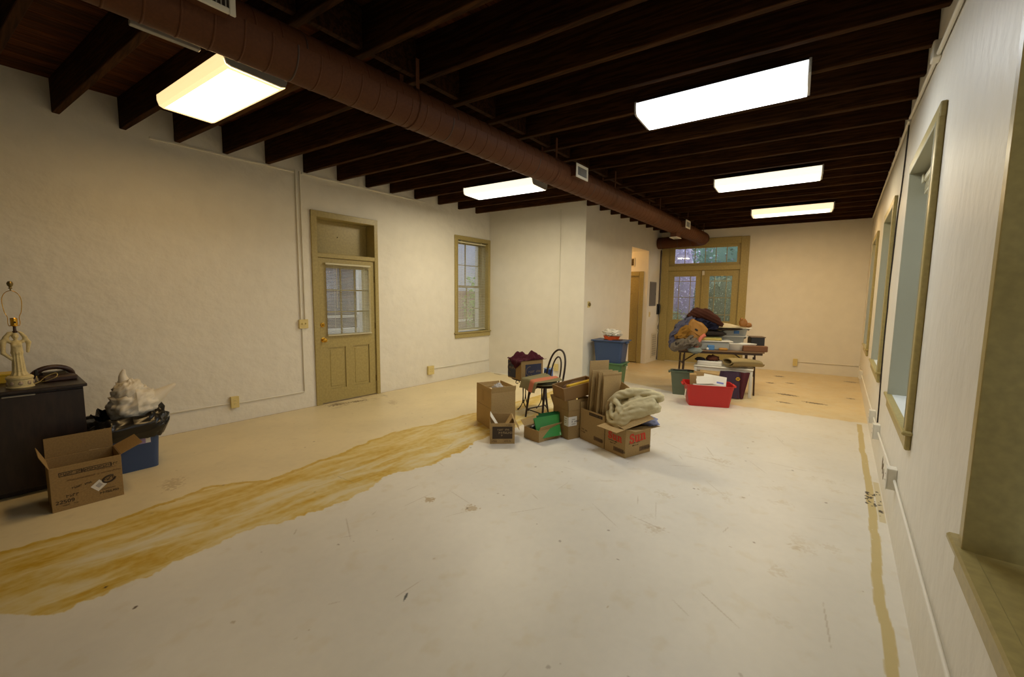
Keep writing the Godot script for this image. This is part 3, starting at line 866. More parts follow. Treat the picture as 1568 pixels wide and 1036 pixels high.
func text(t: Node3D, s: String, face: Transform3D, size: float, m: Material, serif := false, bold := true, called := "lettering") -> void:
	var f := SystemFont.new()
	f.font_names = PackedStringArray(["Droid Serif" if serif else "Droid Sans"])
	f.font_weight = 800 if bold else 400
	var tm := TextMesh.new()
	tm.text = s; tm.font = f; tm.font_size = 64
	tm.pixel_size = size / 64.0
	tm.depth = 0.0012
	for off in ([Vector3.ZERO, Vector3(0.04, 0, 0.004), Vector3(0.02, 0.03, 0.008), Vector3(0.02, -0.03, 0.012)] if bold and serif else [Vector3.ZERO]):
		var o := part(tm, called, m, t)
		o.transform = face
		o.position += face.basis * (off * size)

func rect(t: Node3D, called: String, face: Transform3D, s: Vector2, m: Material, z := 0.0005) -> MeshInstance3D:
	var st := st_new()
	box(st, Vector3(0, 0, z), Vector3(s.x, s.y, 0.001))
	var o := part(st, called, m, t)
	o.transform = face
	return o

func tf(p: Vector3, turn := 0.0, roll := 0.0) -> Transform3D:
	return Transform3D(Basis(Vector3.UP, turn) * Basis(Vector3.BACK, roll), p)

func bar_frame(t: Node3D, called: String, face: Transform3D, s: Vector2, wd: float, m: Material) -> void:
	var st := st_new()
	for k in [-1.0, 1.0]:
		box(st, Vector3(0, k * (s.y - wd) / 2, 0.0006), Vector3(s.x, wd, 0.001))
		box(st, Vector3(k * (s.x - wd) / 2, 0, 0.0006), Vector3(wd, s.y - 2 * wd, 0.001))
	var o := part(st, called, m, t)
	o.transform = face

func tub(t: Node3D, w: float, d: float, h: float, taper: float, m: Material, rim := 0.012, called := "body") -> void:
	# a tapered storage tub, open on top, with a rolled rim
	var st := st_new()
	var rr := 0.04
	var ring := func(sx: float, sz: float, u: float) -> Vector3:
		var a := u * TAU
		var e := 0.22
		var cx := signf(cos(a)) * pow(absf(cos(a)), e); var cz := signf(sin(a)) * pow(absf(sin(a)), e)
		return Vector3(cx * sx / 2, 0, -cz * sz / 2)
	var levels := [[0.0, 0.94], [0.0, 1.0], [h * 0.82, 1.0], [h * 0.82, 1.012], [h - 0.012, 1.012], [h - 0.012, 1.06], [h, 1.06], [h, 0.995], [0.02, 0.97]]
	for k in levels.size() - 1:
		var a: Array = levels[k]; var b: Array = levels[k + 1]
		surf(st, 64, 1, func(u: float, v: float) -> Vector3:
			var y: float = lerpf(a[0], b[0], v)
			var s: float = lerpf(a[1], b[1], v) * lerpf(taper, 1.0, y / h)
			return ring.call(w * s, d * s, u) + Vector3(0, y, 0), k + 1)
	surf(st, 64, 1, func(u: float, v: float) -> Vector3: return ring.call(w * taper * 0.97 * (1 - v), d * taper * 0.97 * (1 - v), u) + Vector3(0, 0.02, 0), 30)
	surf(st, 64, 1, func(u: float, v: float) -> Vector3: return ring.call(w * taper * 0.94 * v, d * taper * 0.94 * v, u) + Vector3(0, 0.0, 0), 31)
	part(st, called, m, t)
	for s in [-1.0, 1.0]:
		bpart(t, "handle_grip", Vector3(s * (w * 0.53 + 0.012), h - 0.02, 0), Vector3(0.03, 0.03, d * 0.4), m, 0.008)

# ---------------------------------------------------------------- wall fittings
func wall_plate(label: String, at: Vector3, turn: float, w: float, h: float, style: String, boxed := 0.02, m: Material = null, category := "outlet") -> void:
	var t := thing({"switch": "switch_plate", "outlet": "outlet_box", "quad": "outlet_box"}[style], label, category, at, turn)
	if m == null: m = M.ivory
	if boxed > 0: bpart(t, "back_box", Vector3(0, 0, boxed / 2), Vector3(w - 0.006, h - 0.006, boxed), m, 0.003)
	bpart(t, "cover", Vector3(0, 0, boxed + 0.003), Vector3(w, h, 0.006), m, 0.003)
	var gangs := 2 if w > 0.1 else 1
	for g in gangs:
		var x := (g - (gangs - 1) / 2.0) * 0.046
		if style == "switch":
			bpart(t, "toggle", Vector3(x, 0.004, boxed + 0.012), Vector3(0.01, 0.02, 0.016), m, 0.003)
		else:
			for s in [-1, 1]:
				var r := bpart(t, "receptacle", Vector3(x, s * 0.02, boxed + 0.006), Vector3(0.032, 0.028, 0.004), m, 0.002)
				for q in [-1, 1]: bpart(r, "slot", Vector3(q * 0.006, 0.002, 0.002), Vector3(0.002, 0.008, 0.001), M.black_slot, 0.0002)

func conduit(label: String, pts: Array, r := 0.008, m: Material = null) -> void:
	var st := st_new()
	for i in pts.size() - 1: tube(st, [pts[i], pts[i + 1]], r, 8)
	tag(part(st, "conduit", m if m else M.conduit), label, "conduit", "surface conduits")

func build_fixtures() -> void:
	var x := XL + 0.01
	wall_plate("ivory double switch plate on the left wall beside the khaki door", Vector3(XL, 1.124, -2.578), PI / 2, 0.118, 0.118, "switch", 0.025, null, "switch")
	wall_plate("ivory outlet low on the left wall between blue tub and khaki door", Vector3(XL, 0.245, -1.744), PI / 2, 0.085, 0.135, "outlet", 0.04)
	wall_plate("ivory double outlet low on the left wall between door and window", Vector3(XL, 0.232, -4.715), PI / 2, 0.13, 0.15, "outlet", 0.04)
	wall_plate("ivory outlet low on the partition behind the cafe chair", along(Vector2(XL, -6.26), SKEW, 1.52, 0.24), SKEW, 0.085, 0.13, "outlet", 0.03)
	wall_plate("ivory outlet low on the back wall right of the french doors", along(Vector2(-3.5, -10.22), SKEW, 2.812, 0.21), SKEW, 0.08, 0.15, "outlet", 0.04)
	wall_plate("ivory switch beside the grey breaker panel", Vector3(XM, 1.138, -9.62), PI / 2, 0.075, 0.118, "switch", 0.0, null, "switch")
	conduit("thin painted conduit dropping from the joists to the switch, nearer the camera", [Vector3(x, 3.06, -2.552), Vector3(x, 1.184, -2.552)], 0.009)
	conduit("thin painted conduit dropping from the joists to the switch, nearer the door", [Vector3(x, 3.06, -2.606), Vector3(x, 1.184, -2.606)], 0.009)
	conduit("painted conduit from switch down and along the left wall to the outlet", [Vector3(x, 1.065, -2.565), Vector3(x, 0.222, -2.565), Vector3(x, 0.222, -1.788)], 0.009)
	conduit("painted conduit low on the left wall behind the blue tub", [Vector3(x, 0.232, -1.7), Vector3(x, 0.25, 0.6)], 0.009)
	conduit("painted conduit low on the left wall under the window", [Vector3(x, 0.25, -4.782), Vector3(x, 0.248, -6.25)], 0.009)
	conduit("white conduit running up the partition to the joists", [along(Vector2(XL, -6.26), SKEW, 1.545, 0.31, 0.01), along(Vector2(XL, -6.26), SKEW, 1.545, 3.05, 0.01)], 0.009)
	conduit("painted conduit low on the back wall", [along(Vector2(-3.5, -10.22), SKEW, 2.853, 0.225, 0.01), along(Vector2(-3.5, -10.22), SKEW, 3.84, 0.225, 0.01)], 0.009)
	var xr := XR - 0.012
	var runs := [["white conduit low on the right wall in the back corner", 0.25, -10.5, 0.275, -9.05], ["long white conduit low on the right wall under the far windows", 0.275, -8.95, 0.31, -5.67], ["short white conduit low on the right wall beside the dark cable", 0.315, -5.57, 0.32, -5.0], ["white conduit low on the right wall under the third window", 0.325, -4.9, 0.375, -3.55], ["white conduit low on the right wall in the foreground", 0.385, -3.45, 0.33, 1.0]]
	for q in runs: conduit(q[0], [Vector3(xr, q[1], q[2]), Vector3(xr, q[3], q[4])], 0.0075)
	conduit("white conduit high along the far half of the right wall", [Vector3(xr - 0.002, 3.03, -10.3), Vector3(xr - 0.002, 2.99, -4.85)], 0.011)
	conduit("white conduit high along the near half of the right wall", [Vector3(xr - 0.002, 2.99, -4.8), Vector3(xr - 0.002, 2.86, -2.8)], 0.011)
	conduit("white conduit at the upper right edge beside the joists", [Vector3(xr - 0.002, 2.86, -2.8), Vector3(xr - 0.002, 2.8, 1.5)], 0.011)
	for q in [[0.28, -9.0, "farthest"], [0.315, -5.62, "second"], [0.325, -4.95, "third"], [0.385, -3.5, "nearest"]]:
		wall_plate({"farthest": "white surface box low on the right wall nearest the back wall", "second": "white surface box low on the right wall just beyond the dark cable", "third": "white surface box low on the right wall just before the dark cable", "nearest": "white outlet box low on the right wall nearest the camera"}[q[2]], Vector3(XR, q[0], q[1]), -PI / 2, 0.08, 0.14, "outlet", 0.045, M.conduit)
	var st := st_new()
	rbox(st, Vector3(XR - 0.02, 2.93, -3.5), Vector3(0.04, 0.1, 0.09), 0.006)
	tag(part(st, "junction_box", M.conduit), "small white junction box high on the right wall", "junction box")
	# dark cable tacked up the right wall, gouged plaster low down
	st = st_new()
	var pts := [[3.0, -4.96], [2.8, -4.99], [2.63, -5.03], [2.45, -5.1], [2.3, -5.2], [2.1, -5.25], [1.95, -5.27], [1.63, -5.34], [1.4, -5.31], [1.2, -5.33], [0.88, -5.29], [0.55, -5.2], [0.36, -5.16]]
	var cp := []
	for q in pts: cp.append(Vector3(XR - 0.007, q[0], q[1]))
	tube(st, smooth_path(cp, 4), 0.006, 6)
	tag(part(st, "dark_cable", M.dark_gap), "thin dark cable running up the right wall between two windows", "cable")
	var wall := get_node("wall_right")
	var o: MeshInstance3D
	st = st_new()
	for q in [[0.2, -4.42, 0.05], [0.17, -4.36, 0.035], [0.15, -4.28, 0.04], [0.21, -4.33, 0.02]]:
		blob(st, Vector3(XR, q[0], q[1]), Vector3(0.002, q[2], q[2] * 0.7), 0.8, 1.6, int(q[2] * 1000), 0, 16, 10)
	o = part(st, "bare_patch", mat(srgb(120, 106, 82), 0.9), wall)
	o.transform = wall.transform.affine_inverse()
	# partition by the passage
	var t := thing("thermostat", "small beige thermostat on the partition corner", "thermostat", Vector3(XM, 1.387, -6.63), PI / 2)
	bpart(t, "base", Vector3(0, 0, 0.006), Vector3(0.09, 0.11, 0.012), M.ivory, 0.004)
	st = st_new()
	lathe(st, Vector3(0, 0, 0.012), [[0.034, 0], [0.032, 0.018], [0.026, 0.022], [0, 0.022]], 20, Basis(Vector3.RIGHT, PI / 2))
	part(st, "dial", M.hinge, t)
	t = thing("breaker_panel", "grey metal breaker panel on the wall beside the passage", "breaker panel", Vector3(XM, 1.612, -9.76), PI / 2)
	bpart(t, "cabinet", Vector3(0, 0, 0.008), Vector3(0.4, 0.56, 0.016), mat(srgb(112, 108, 104), 0.45), 0.004)
	bpart(t, "panel_door", Vector3(0, 0, 0.018), Vector3(0.34, 0.5, 0.006), mat(srgb(104, 100, 97), 0.45), 0.003)
	bpart(t, "latch", Vector3(0.14, 0, 0.023), Vector3(0.02, 0.05, 0.006), M.black_plastic, 0.002)
	t = thing("return_grille", "tall white air return grille low beside the french doors", "vent", Vector3(XM, 0.385, -9.985), PI / 2)
	for s in [-1, 1]:
		bpart(t, "rim", Vector3(s * 0.18, 0, 0.006), Vector3(0.04, 0.58, 0.012), M.white_metal, 0.003)
		bpart(t, "rim", Vector3(0, s * 0.27, 0.006), Vector3(0.318, 0.04, 0.012), M.white_metal, 0.003)
	bpart(t, "throat", Vector3(0, 0, 0.002), Vector3(0.33, 0.51, 0.003), M.dark_gap, 0.001)
	for i in 7: bpart(t, "bar", Vector3((i - 3) * 0.045, 0, 0.007), Vector3(0.012, 0.5, 0.008), M.white_metal, 0.002)
	for i in 9: bpart(t, "louvre", Vector3(0, (i - 4) * 0.055, 0.005), Vector3(0.316, 0.012, 0.003), M.white_metal, 0.001)
	t = thing("wall_telephone", "black wall telephone beside the french doors", "telephone", Vector3(XM, 1.25, -10.13), PI / 2)
	bpart(t, "back_plate", Vector3(0, 0, 0.015), Vector3(0.11, 0.25, 0.03), M.black_plastic, 0.008)
	bpart(t, "handset", Vector3(0, 0, 0.05), Vector3(0.055, 0.23, 0.035), M.black_plastic, 0.012)
	bpart(t, "keypad", Vector3(0.04, -0.02, 0.032), Vector3(0.025, 0.12, 0.006), M.brown_plastic, 0.002)
	st = st_new()
	tube(st, smooth_path([Vector3(XM + 0.02, 1.12, -10.12), Vector3(XM + 0.03, 0.95, -10.14), Vector3(XM + 0.02, 0.8, -10.1), Vector3(XM + 0.03, 0.72, -10.16), Vector3(XM + 0.015, 0.6, -10.12), Vector3(XM + 0.01, 0.3, -10.15)]), 0.008, 6)
	tag(part(st, "phone_cable", M.white_plastic), "white cable hanging below the black wall telephone", "cable")
	st = st_new()
	tube(st, [Vector3(XM + 0.012, 2.66, -10.19), Vector3(XM + 0.012, 0.02, -10.19)], 0.01, 8)
	tag(part(st, "dark_pipe", M.duct_dark), "thin dark pipe in the corner beside the french doors", "pipe")
	# passage: grille over the door and its ceiling lamp
	t = thing("transfer_grille", "small white grille above the passage door", "vent", along(Vector2(XM - 0.02, -9.43), SKEW, -0.4, 2.335), SKEW)
	for s in [-1, 1]:
		bpart(t, "rim", Vector3(s * 0.1, 0, 0.006), Vector3(0.025, 0.2, 0.012), M.white_metal, 0.003)
		bpart(t, "rim", Vector3(0, s * 0.088, 0.006), Vector3(0.174, 0.025, 0.012), M.white_metal, 0.003)
	bpart(t, "throat", Vector3(0, 0, 0.002), Vector3(0.18, 0.16, 0.003), M.dark_gap, 0.001)
	for i in 6: bpart(t, "louvre", Vector3(0, (i - 2.5) * 0.026, 0.006), Vector3(0.173, 0.008, 0.008), M.hinge, 0.001)
	t = thing("passage_lamp", "small round ceiling lamp inside the passage", "light", Vector3(-4.35, 2.576, -8.95))
	st = st_new()
	lathe(st, Vector3(0, -0.02, 0), [[0.0, 0.0], [0.14, 0.0], [0.14, 0.02], [0, 0.02]], 24)
	part(st, "base", M.white_metal, t)
	st = st_new()
	lathe(st, Vector3.ZERO, [[0.0, -0.1], [0.06, -0.092], [0.11, -0.065], [0.13, -0.02]], 24)
	var lm := mat(srgb(240, 230, 210), 0.4)
	lm.emission_enabled = true
	lm.emission = Color(1.0, 0.76, 0.46)
	lm.emission_energy_multiplier = 1.5
	part(st, "lamp_globe", lm, t)
	var l := OmniLight3D.new()
	l.name = "light"
	t.add_child(l)
	l.position = Vector3(0, -0.13, 0)
	l.light_color = Color(1.0, 0.76, 0.46)
	l.light_energy = 0.35
	l.light_size = 0.1
	l.omni_range = 12.0
	l.omni_attenuation = 2.0
	l.shadow_enabled = true

# ---------------------------------------------------------------- left corner
func build_left_corner() -> void:
	var t := thing("cabinet", "dark brown low cabinet against the left wall with a pale edge pull", "cabinet", Vector3(-4.94, 0, 0.09))
	bpart(t, "body", Vector3(-0.01, 0.41, 0), Vector3(0.62, 0.72, 1.06), M.espresso, 0.003)
	bpart(t, "plinth", Vector3(-0.03, 0.025, 0), Vector3(0.56, 0.05, 1.02), M.espresso, 0.002)
	bpart(t, "cabinet_top", Vector3(0.0, 0.784, 0), Vector3(0.68, 0.024, 1.1), M.espresso, 0.004)
	for s in [-1, 1]: bpart(t, "cabinet_door", Vector3(0.309, 0.405, s * 0.266), Vector3(0.018, 0.7, 0.525), M.espresso, 0.003)
	bpart(t, "edge_pull", Vector3(0.321, 0.752, -0.2), Vector3(0.012, 0.012, 0.16), mat(srgb(170, 165, 150), 0.3, 0.8), 0.003)
	bpart(t, "edge_pull", Vector3(0.321, 0.752, 0.2), Vector3(0.012, 0.012, 0.16), mat(srgb(170, 165, 150), 0.3, 0.8), 0.003)
	build_figure_lamp(Vector3(-4.75, 0.7962, -0.128))
	# yellow flat box behind the lamp
	t = thing("yellow_box", "flat yellow box behind the figure lamp on the dark cabinet", "box", Vector3(-5.1, 0.7962, -0.02), 0.1)
	bpart(t, "box_base", Vector3(0, 0.03, 0), Vector3(0.16, 0.06, 0.3), mat(srgb(190, 160, 40), 0.5), 0.004)
	bpart(t, "lid", Vector3(0, 0.066, 0), Vector3(0.166, 0.012, 0.306), mat(srgb(206, 176, 48), 0.5), 0.003)
	# dark device with a curved back
	t = thing("dark_device", "dark brown plastic device with arched back and slab front on the cabinet", "device", Vector3(-4.98, 0.7962, -0.32), 0.15)
	bpart(t, "slab", Vector3(0.06, 0.02, -0.005), Vector3(0.14, 0.04, 0.19), M.brown_plastic, 0.008)
	var st := st_new()
	var arch := []
	for i in 15:
		var a := PI * i / 14.0
		arch.append(Vector3(-0.07 + 0.01 * sin(a), 0.02 + 0.075 * sin(a), 0.115 * cos(a)))
	tube(st, arch, 0.02, 10)
	part(st, "arched_handle", M.brown_plastic, t)
	bpart(t, "hump", Vector3(-0.05, 0.03, 0), Vector3(0.1, 0.06, 0.17), M.black_plastic, 0.02)
	# carton
	var c := carton("cardboard_box", "open brown printed carton on the floor before the dark cabinet", Vector2(-4.12, -0.553), PI / 2, 0.362, 0.29, 0.31, M.card_dark, [-1, [88, 0.145], [112, 0.1], [155, 0.14]], "loose cardboard boxes")
	var f := func(xx: float, y: float, roll := 0.0) -> Transform3D: return tf(Vector3(xx, y, 0.1455), 0, roll)
	bar_frame(c, "print_frame", f.call(-0.08, 0.255), Vector2(0.115, 0.03), 0.004, M.ink)
	bar_frame(c, "print_frame", f.call(0.055, 0.255), Vector2(0.145, 0.03), 0.004, M.ink)
	print_lines(c, f.call(-0.128, 0.255), [[0.0, 0.0, 10, 0.018]], M.ink)
	print_lines(c, f.call(-0.01, 0.255), [[0.0, 0.0, 13, 0.018]], M.ink)
	print_lines(c, f.call(-0.1, 0.205), [[0.0, 0.0, 34, 0.011]], M.ink_soft)
	print_lines(c, f.call(0.05, 0.235), [[0.0, 0.0, 16, 0.008]], M.ink_soft)
	print_lines(c, f.call(-0.08, 0.145, 0.12), [[0.0, 0.0, 10, 0.015]], M.ink)
	text(c, "22509", f.call(-0.118, 0.062), 0.034, M.ink)
	print_lines(c, f.call(-0.13, 0.036), [[0.0, 0.0, 5, 0.009], [0.05, 0.0, 4, 0.009]], M.ink)
	print_lines(c, f.call(-0.11, 0.095), [[0.0, 0.0, 4, 0.02]], M.ink)
	print_lines(c, f.call(0.04, 0.058), [[0.0, 0.0, 9, 0.018]], M.ink)
	print_lines(c, f.call(0.05, 0.082), [[0.0, 0.0, 12, 0.01]], M.ink_soft)
	st = st_new()
	var ring := []
	for i in 25: ring.append(Vector3(0.034 * cos(0.6 + i * 0.23), 0.022 * sin(0.6 + i * 0.23), 0.001))
	tube(st, ring, 0.006, 6)
	part(st, "print_emblem", M.ink, c).transform = f.call(0.108, 0.15, 0.3)
	print_lines(c, f.call(0.078, 0.145, 0.2), [[0.0, 0.0, 4, 0.02]], M.ink)
	rect(c, "shipping_label", f.call(0.052, 0.118, 0.72), Vector2(0.062, 0.058), M.paper, 0.001)
	rect(c, "label_print", f.call(0.054, 0.12, 0.72), Vector2(0.03, 0.028), M.paper_grey, 0.0016)
	# blue tub with a black liner and a white bag in it
	t = thing("storage_tub", "blue plastic storage tub with price sticker behind the carton", "tub", Vector3(-4.8, 0, -0.70), PI / 2)
	tub(t, 0.36, 0.44, 0.345, 0.9, M.blue_tub)
	rect(t, "sticker", tf(Vector3(0.06, 0.25, 0.2145)), Vector2(0.1, 0.045), mat(srgb(150, 130, 170), 0.5), 0.0012)
	rect(t, "sticker_code", tf(Vector3(0.092, 0.25, 0.2145)), Vector2(0.032, 0.04), M.paper, 0.0022)
	var g := thing("bin_liner", "black plastic bag folded over the rim of the blue tub", "bag", Vector3(-4.8, 0.35, -0.7))
	st = st_new()
	var nz := FastNoiseLite.new(); nz.seed = 5; nz.frequency = 1.5
	surf(st, 64, 14, func(u: float, v: float) -> Vector3:
		var a := u * TAU
		var sx := signf(cos(a)) * pow(absf(cos(a)), 0.4); var sz := signf(sin(a)) * pow(absf(sin(a)), 0.4)
		var n := nz.get_noise_3d(cos(a) * 3, v * 2.0, sin(a) * 3)
		var rr := 1.04 + 0.2 * sin(v * PI * 0.8) + 0.16 * n * (0.3 + v)
		var y := -0.06 + 0.19 * v + 0.05 * n + 0.03 * v * sin(a)
		if v > 0.72:
			rr *= lerpf(1.0, 0.82, (v - 0.72) / 0.28)
		return Vector3(sx * 0.245 * rr, y, -sz * 0.205 * rr))
	part(st, "liner_skirt", mat(srgb(22, 20, 18), 0.28), g)
	st = st_new()
	tube(st, [Vector3(0.16, 0.04, 0.14), Vector3(0.17, 0.06, 0.22), Vector3(0.16, 0.03, 0.29)], 0.05, 10, 0.006)
	part(st, "liner_tail", mat(srgb(22, 20, 18), 0.28), g)
	g = thing("white_bag", "crumpled white plastic bag standing in the black bin liner", "bag", Vector3(-4.76, 0.4, -0.75))
	st = st_new()
	blob(st, Vector3(0, 0.13, 0.0), Vector3(0.15, 0.17, 0.16), 0.3, 1.1, 12, 0.1, 48, 30, Basis(), 0.1)
	blob(st, Vector3(0.01, 0.26, 0.03), Vector3(0.1, 0.1, 0.1), 0.3, 1.3, 13, 0.1, 36, 22, Basis(), 0.14)
	# two tied ears
	tube(st, smooth_path([Vector3(0, 0.33, 0.05), Vector3(0, 0.4, 0.06), Vector3(0.01, 0.455, 0.05)]), 0.045, 10, 0.008)
	tube(st, smooth_path([Vector3(0.02, 0.16, -0.1), Vector3(0.03, 0.22, -0.19), Vector3(0.04, 0.285, -0.285)]), 0.085, 12, 0.008)
	var wm := mat(srgb(226, 218, 200), 0.35)
	wm.backlight_enabled = true
	wm.backlight = grey(0.3)
	part(st, "bag_body", wm, g)

func build_figure_lamp(at: Vector3) -> void:
	# the figure faces +x; its left and right lie along z
	var t := thing("figure_lamp", "cream ceramic table lamp with a robed woman figure, brass harp, no shade", "lamp", at)
	var st := st_new()
	lathe(st, Vector3.ZERO, [[0.0, 0.0], [0.07, 0.0], [0.072, 0.006], [0.066, 0.012], [0.065, 0.06], [0.07, 0.066], [0.07, 0.078], [0.06, 0.088], [0, 0.094]], 36)
	part(st, "plinth", M.ceramic, t)
	for k in 9:
		var a := k * TAU / 9
		st = st_new()
		blob(st, Vector3(cos(a) * 0.066, 0.036, sin(a) * 0.066), Vector3(0.004, 0.014, 0.012), 0.6, 1.5, k, 0, 10, 8, Basis(Vector3.UP, -a))
		part(st, "relief_ornament", mat(srgb(188, 166, 140), 0.5), t)
	st = st_new()
	var cellf := func(p: Vector3) -> float:
		# fluted robe
		var yy := clampf((p.y - 0.085) / 0.2, 0, 1)
		var ang := atan2(p.z, p.x)
		var rr := lerpf(0.036, 0.024, yy) * (1 + 0.09 * sin(ang * 11.0)) + 0.012 * maxf(0.0, 0.03 - (p.y - 0.085)) / 0.03
		var d := maxf(Vector2(p.x * 1.05, p.z).length() - rr, absf(p.y - 0.19) - 0.105) * 0.8
		# peplum, waist, chest, shoulders, neck, head
		d = smin(d, caps(p, Vector3(0, 0.262, 0), Vector3(0, 0.272, 0), 0.031 + 0.002 * sin(ang * 12), 0.029), 0.006)
		d = smin(d, caps(p, Vector3(0, 0.275, 0), Vector3(0.002, 0.312, 0), 0.023, 0.028), 0.012)
		for s in [-1.0, 1.0]:
			d = smin(d, (p - Vector3(0.018, 0.316, s * 0.013)).length() - 0.014, 0.008)
			d = smin(d, caps(p, Vector3(0, 0.334, s * 0.01), Vector3(0, 0.338, s * 0.028), 0.014, 0.011), 0.01)
		d = smin(d, caps(p, Vector3(0, 0.335, 0), Vector3(0.002, 0.36, 0.002), 0.0095, 0.009), 0.008)
		var hd := (p - Vector3(0.004, 0.381, 0.002)) / Vector3(0.9, 1.15, 0.88)
		d = smin(d, hd.length() - 0.0205, 0.005)
		d = smin(d, caps(p, Vector3(0.022, 0.382, 0.002), Vector3(0.025, 0.377, 0.002), 0.002, 0.003), 0.004)
		d = smin(d, (p - Vector3(-0.013, 0.388, 0.002)).length() - 0.016, 0.006)
		# right arm arches over the head, hand at the far side
		d = smin(d, caps(p, Vector3(0, 0.338, 0.03), Vector3(0.0, 0.375, 0.05), 0.0095, 0.0085), 0.006)
		d = smin(d, caps(p, Vector3(0.0, 0.375, 0.05), Vector3(0.0, 0.408, 0.016), 0.0085, 0.0065), 0.005)
		d = smin(d, caps(p, Vector3(0.0, 0.408, 0.016), Vector3(0.0, 0.412, -0.012), 0.006, 0.004), 0.004)
		# left arm raised to the other side
		d = smin(d, caps(p, Vector3(0, 0.338, -0.03), Vector3(0.0, 0.372, -0.048), 0.0095, 0.008), 0.006)
		d = smin(d, caps(p, Vector3(0.0, 0.372, -0.048), Vector3(0.002, 0.41, -0.02), 0.008, 0.006), 0.005)
		# veil falling on both sides
		d = smin(d, caps(p, Vector3(-0.004, 0.4, 0.03), Vector3(-0.004, 0.34, 0.062), 0.013, 0.016), 0.008)
		d = smin(d, caps(p, Vector3(-0.004, 0.34, 0.062), Vector3(0, 0.26, 0.066), 0.016, 0.012), 0.008)
		d = smin(d, caps(p, Vector3(0, 0.26, 0.066), Vector3(0.008, 0.215, 0.03), 0.012, 0.011), 0.008)
		d = smin(d, caps(p, Vector3(-0.004, 0.4, -0.03), Vector3(-0.004, 0.33, -0.06), 0.01, 0.013), 0.008)
		d = smin(d, caps(p, Vector3(-0.004, 0.33, -0.06), Vector3(0, 0.262, -0.052), 0.013, 0.009), 0.008)
		return d
	nets(st, Vector3(-0.062, 0.07, -0.09), Vector3(0.062, 0.436, 0.1), 0.0042, cellf)
	part(st, "figure", M.ceramic, t)
	st = st_new()
	lathe(st, Vector3.ZERO, [[0.012, 0.405], [0.014, 0.415], [0.009, 0.42], [0.008, 0.45], [0.012, 0.455]], 14)
	part(st, "stem", M.duct_dark, t)
	st = st_new()
	lathe(st, Vector3.ZERO, [[0.0, 0.452], [0.016, 0.454], [0.019, 0.462], [0.019, 0.51], [0.017, 0.514], [0.0, 0.514]], 18)
	part(st, "socket", M.brass, t)
	bpart(t, "switch_knob", Vector3(0.024, 0.482, -0.004), Vector3(0.016, 0.012, 0.012), M.black_plastic, 0.004)
	st = st_new()
	var hp := []
	for s in [1.0, -1.0]:
		var half := [Vector3(0, 0.455, 0.024), Vector3(0, 0.475, 0.029), Vector3(0, 0.52, 0.028), Vector3(0, 0.56, 0.04), Vector3(0, 0.64, 0.046), Vector3(0, 0.69, 0.032), Vector3(0, 0.712, 0.0)]
		if s < 0:
			half.reverse()
			for p in half: hp.append(Vector3(p.x, p.y, -p.z))
		else: hp.append_array(half.slice(0, -1))
	tube(st, smooth_path(hp, 5), 0.0024, 6)
	tube(st, [Vector3(0, 0.457, 0.026), Vector3(0, 0.457, -0.026)], 0.003, 6)
	part(st, "harp", M.brass, t)
	st = st_new()
	lathe(st, Vector3.ZERO, [[0.004, 0.71], [0.004, 0.725], [0.012, 0.728], [0.006, 0.737], [0.015, 0.75], [0.017, 0.765], [0.011, 0.778], [0, 0.782]], 14)
	part(st, "finial", M.hinge, t)
	st = st_new()
	tube(st, smooth_path([Vector3(-0.05, 0.008, -0.03), Vector3(-0.1, 0.006, -0.09), Vector3(-0.1, 0.05, -0.14), Vector3(-0.08, 0.07, -0.19), Vector3(-0.05, 0.04, -0.18), Vector3(-0.12, 0.006, -0.1), Vector3(-0.2, 0.05, -0.09)]), 0.003, 6)
	part(st, "cord", mat(srgb(196, 176, 110), 0.5), t)
	bpart(t, "plug", Vector3(-0.2, 0.07, -0.09), Vector3(0.025, 0.05, 0.022), M.black_plastic, 0.006)

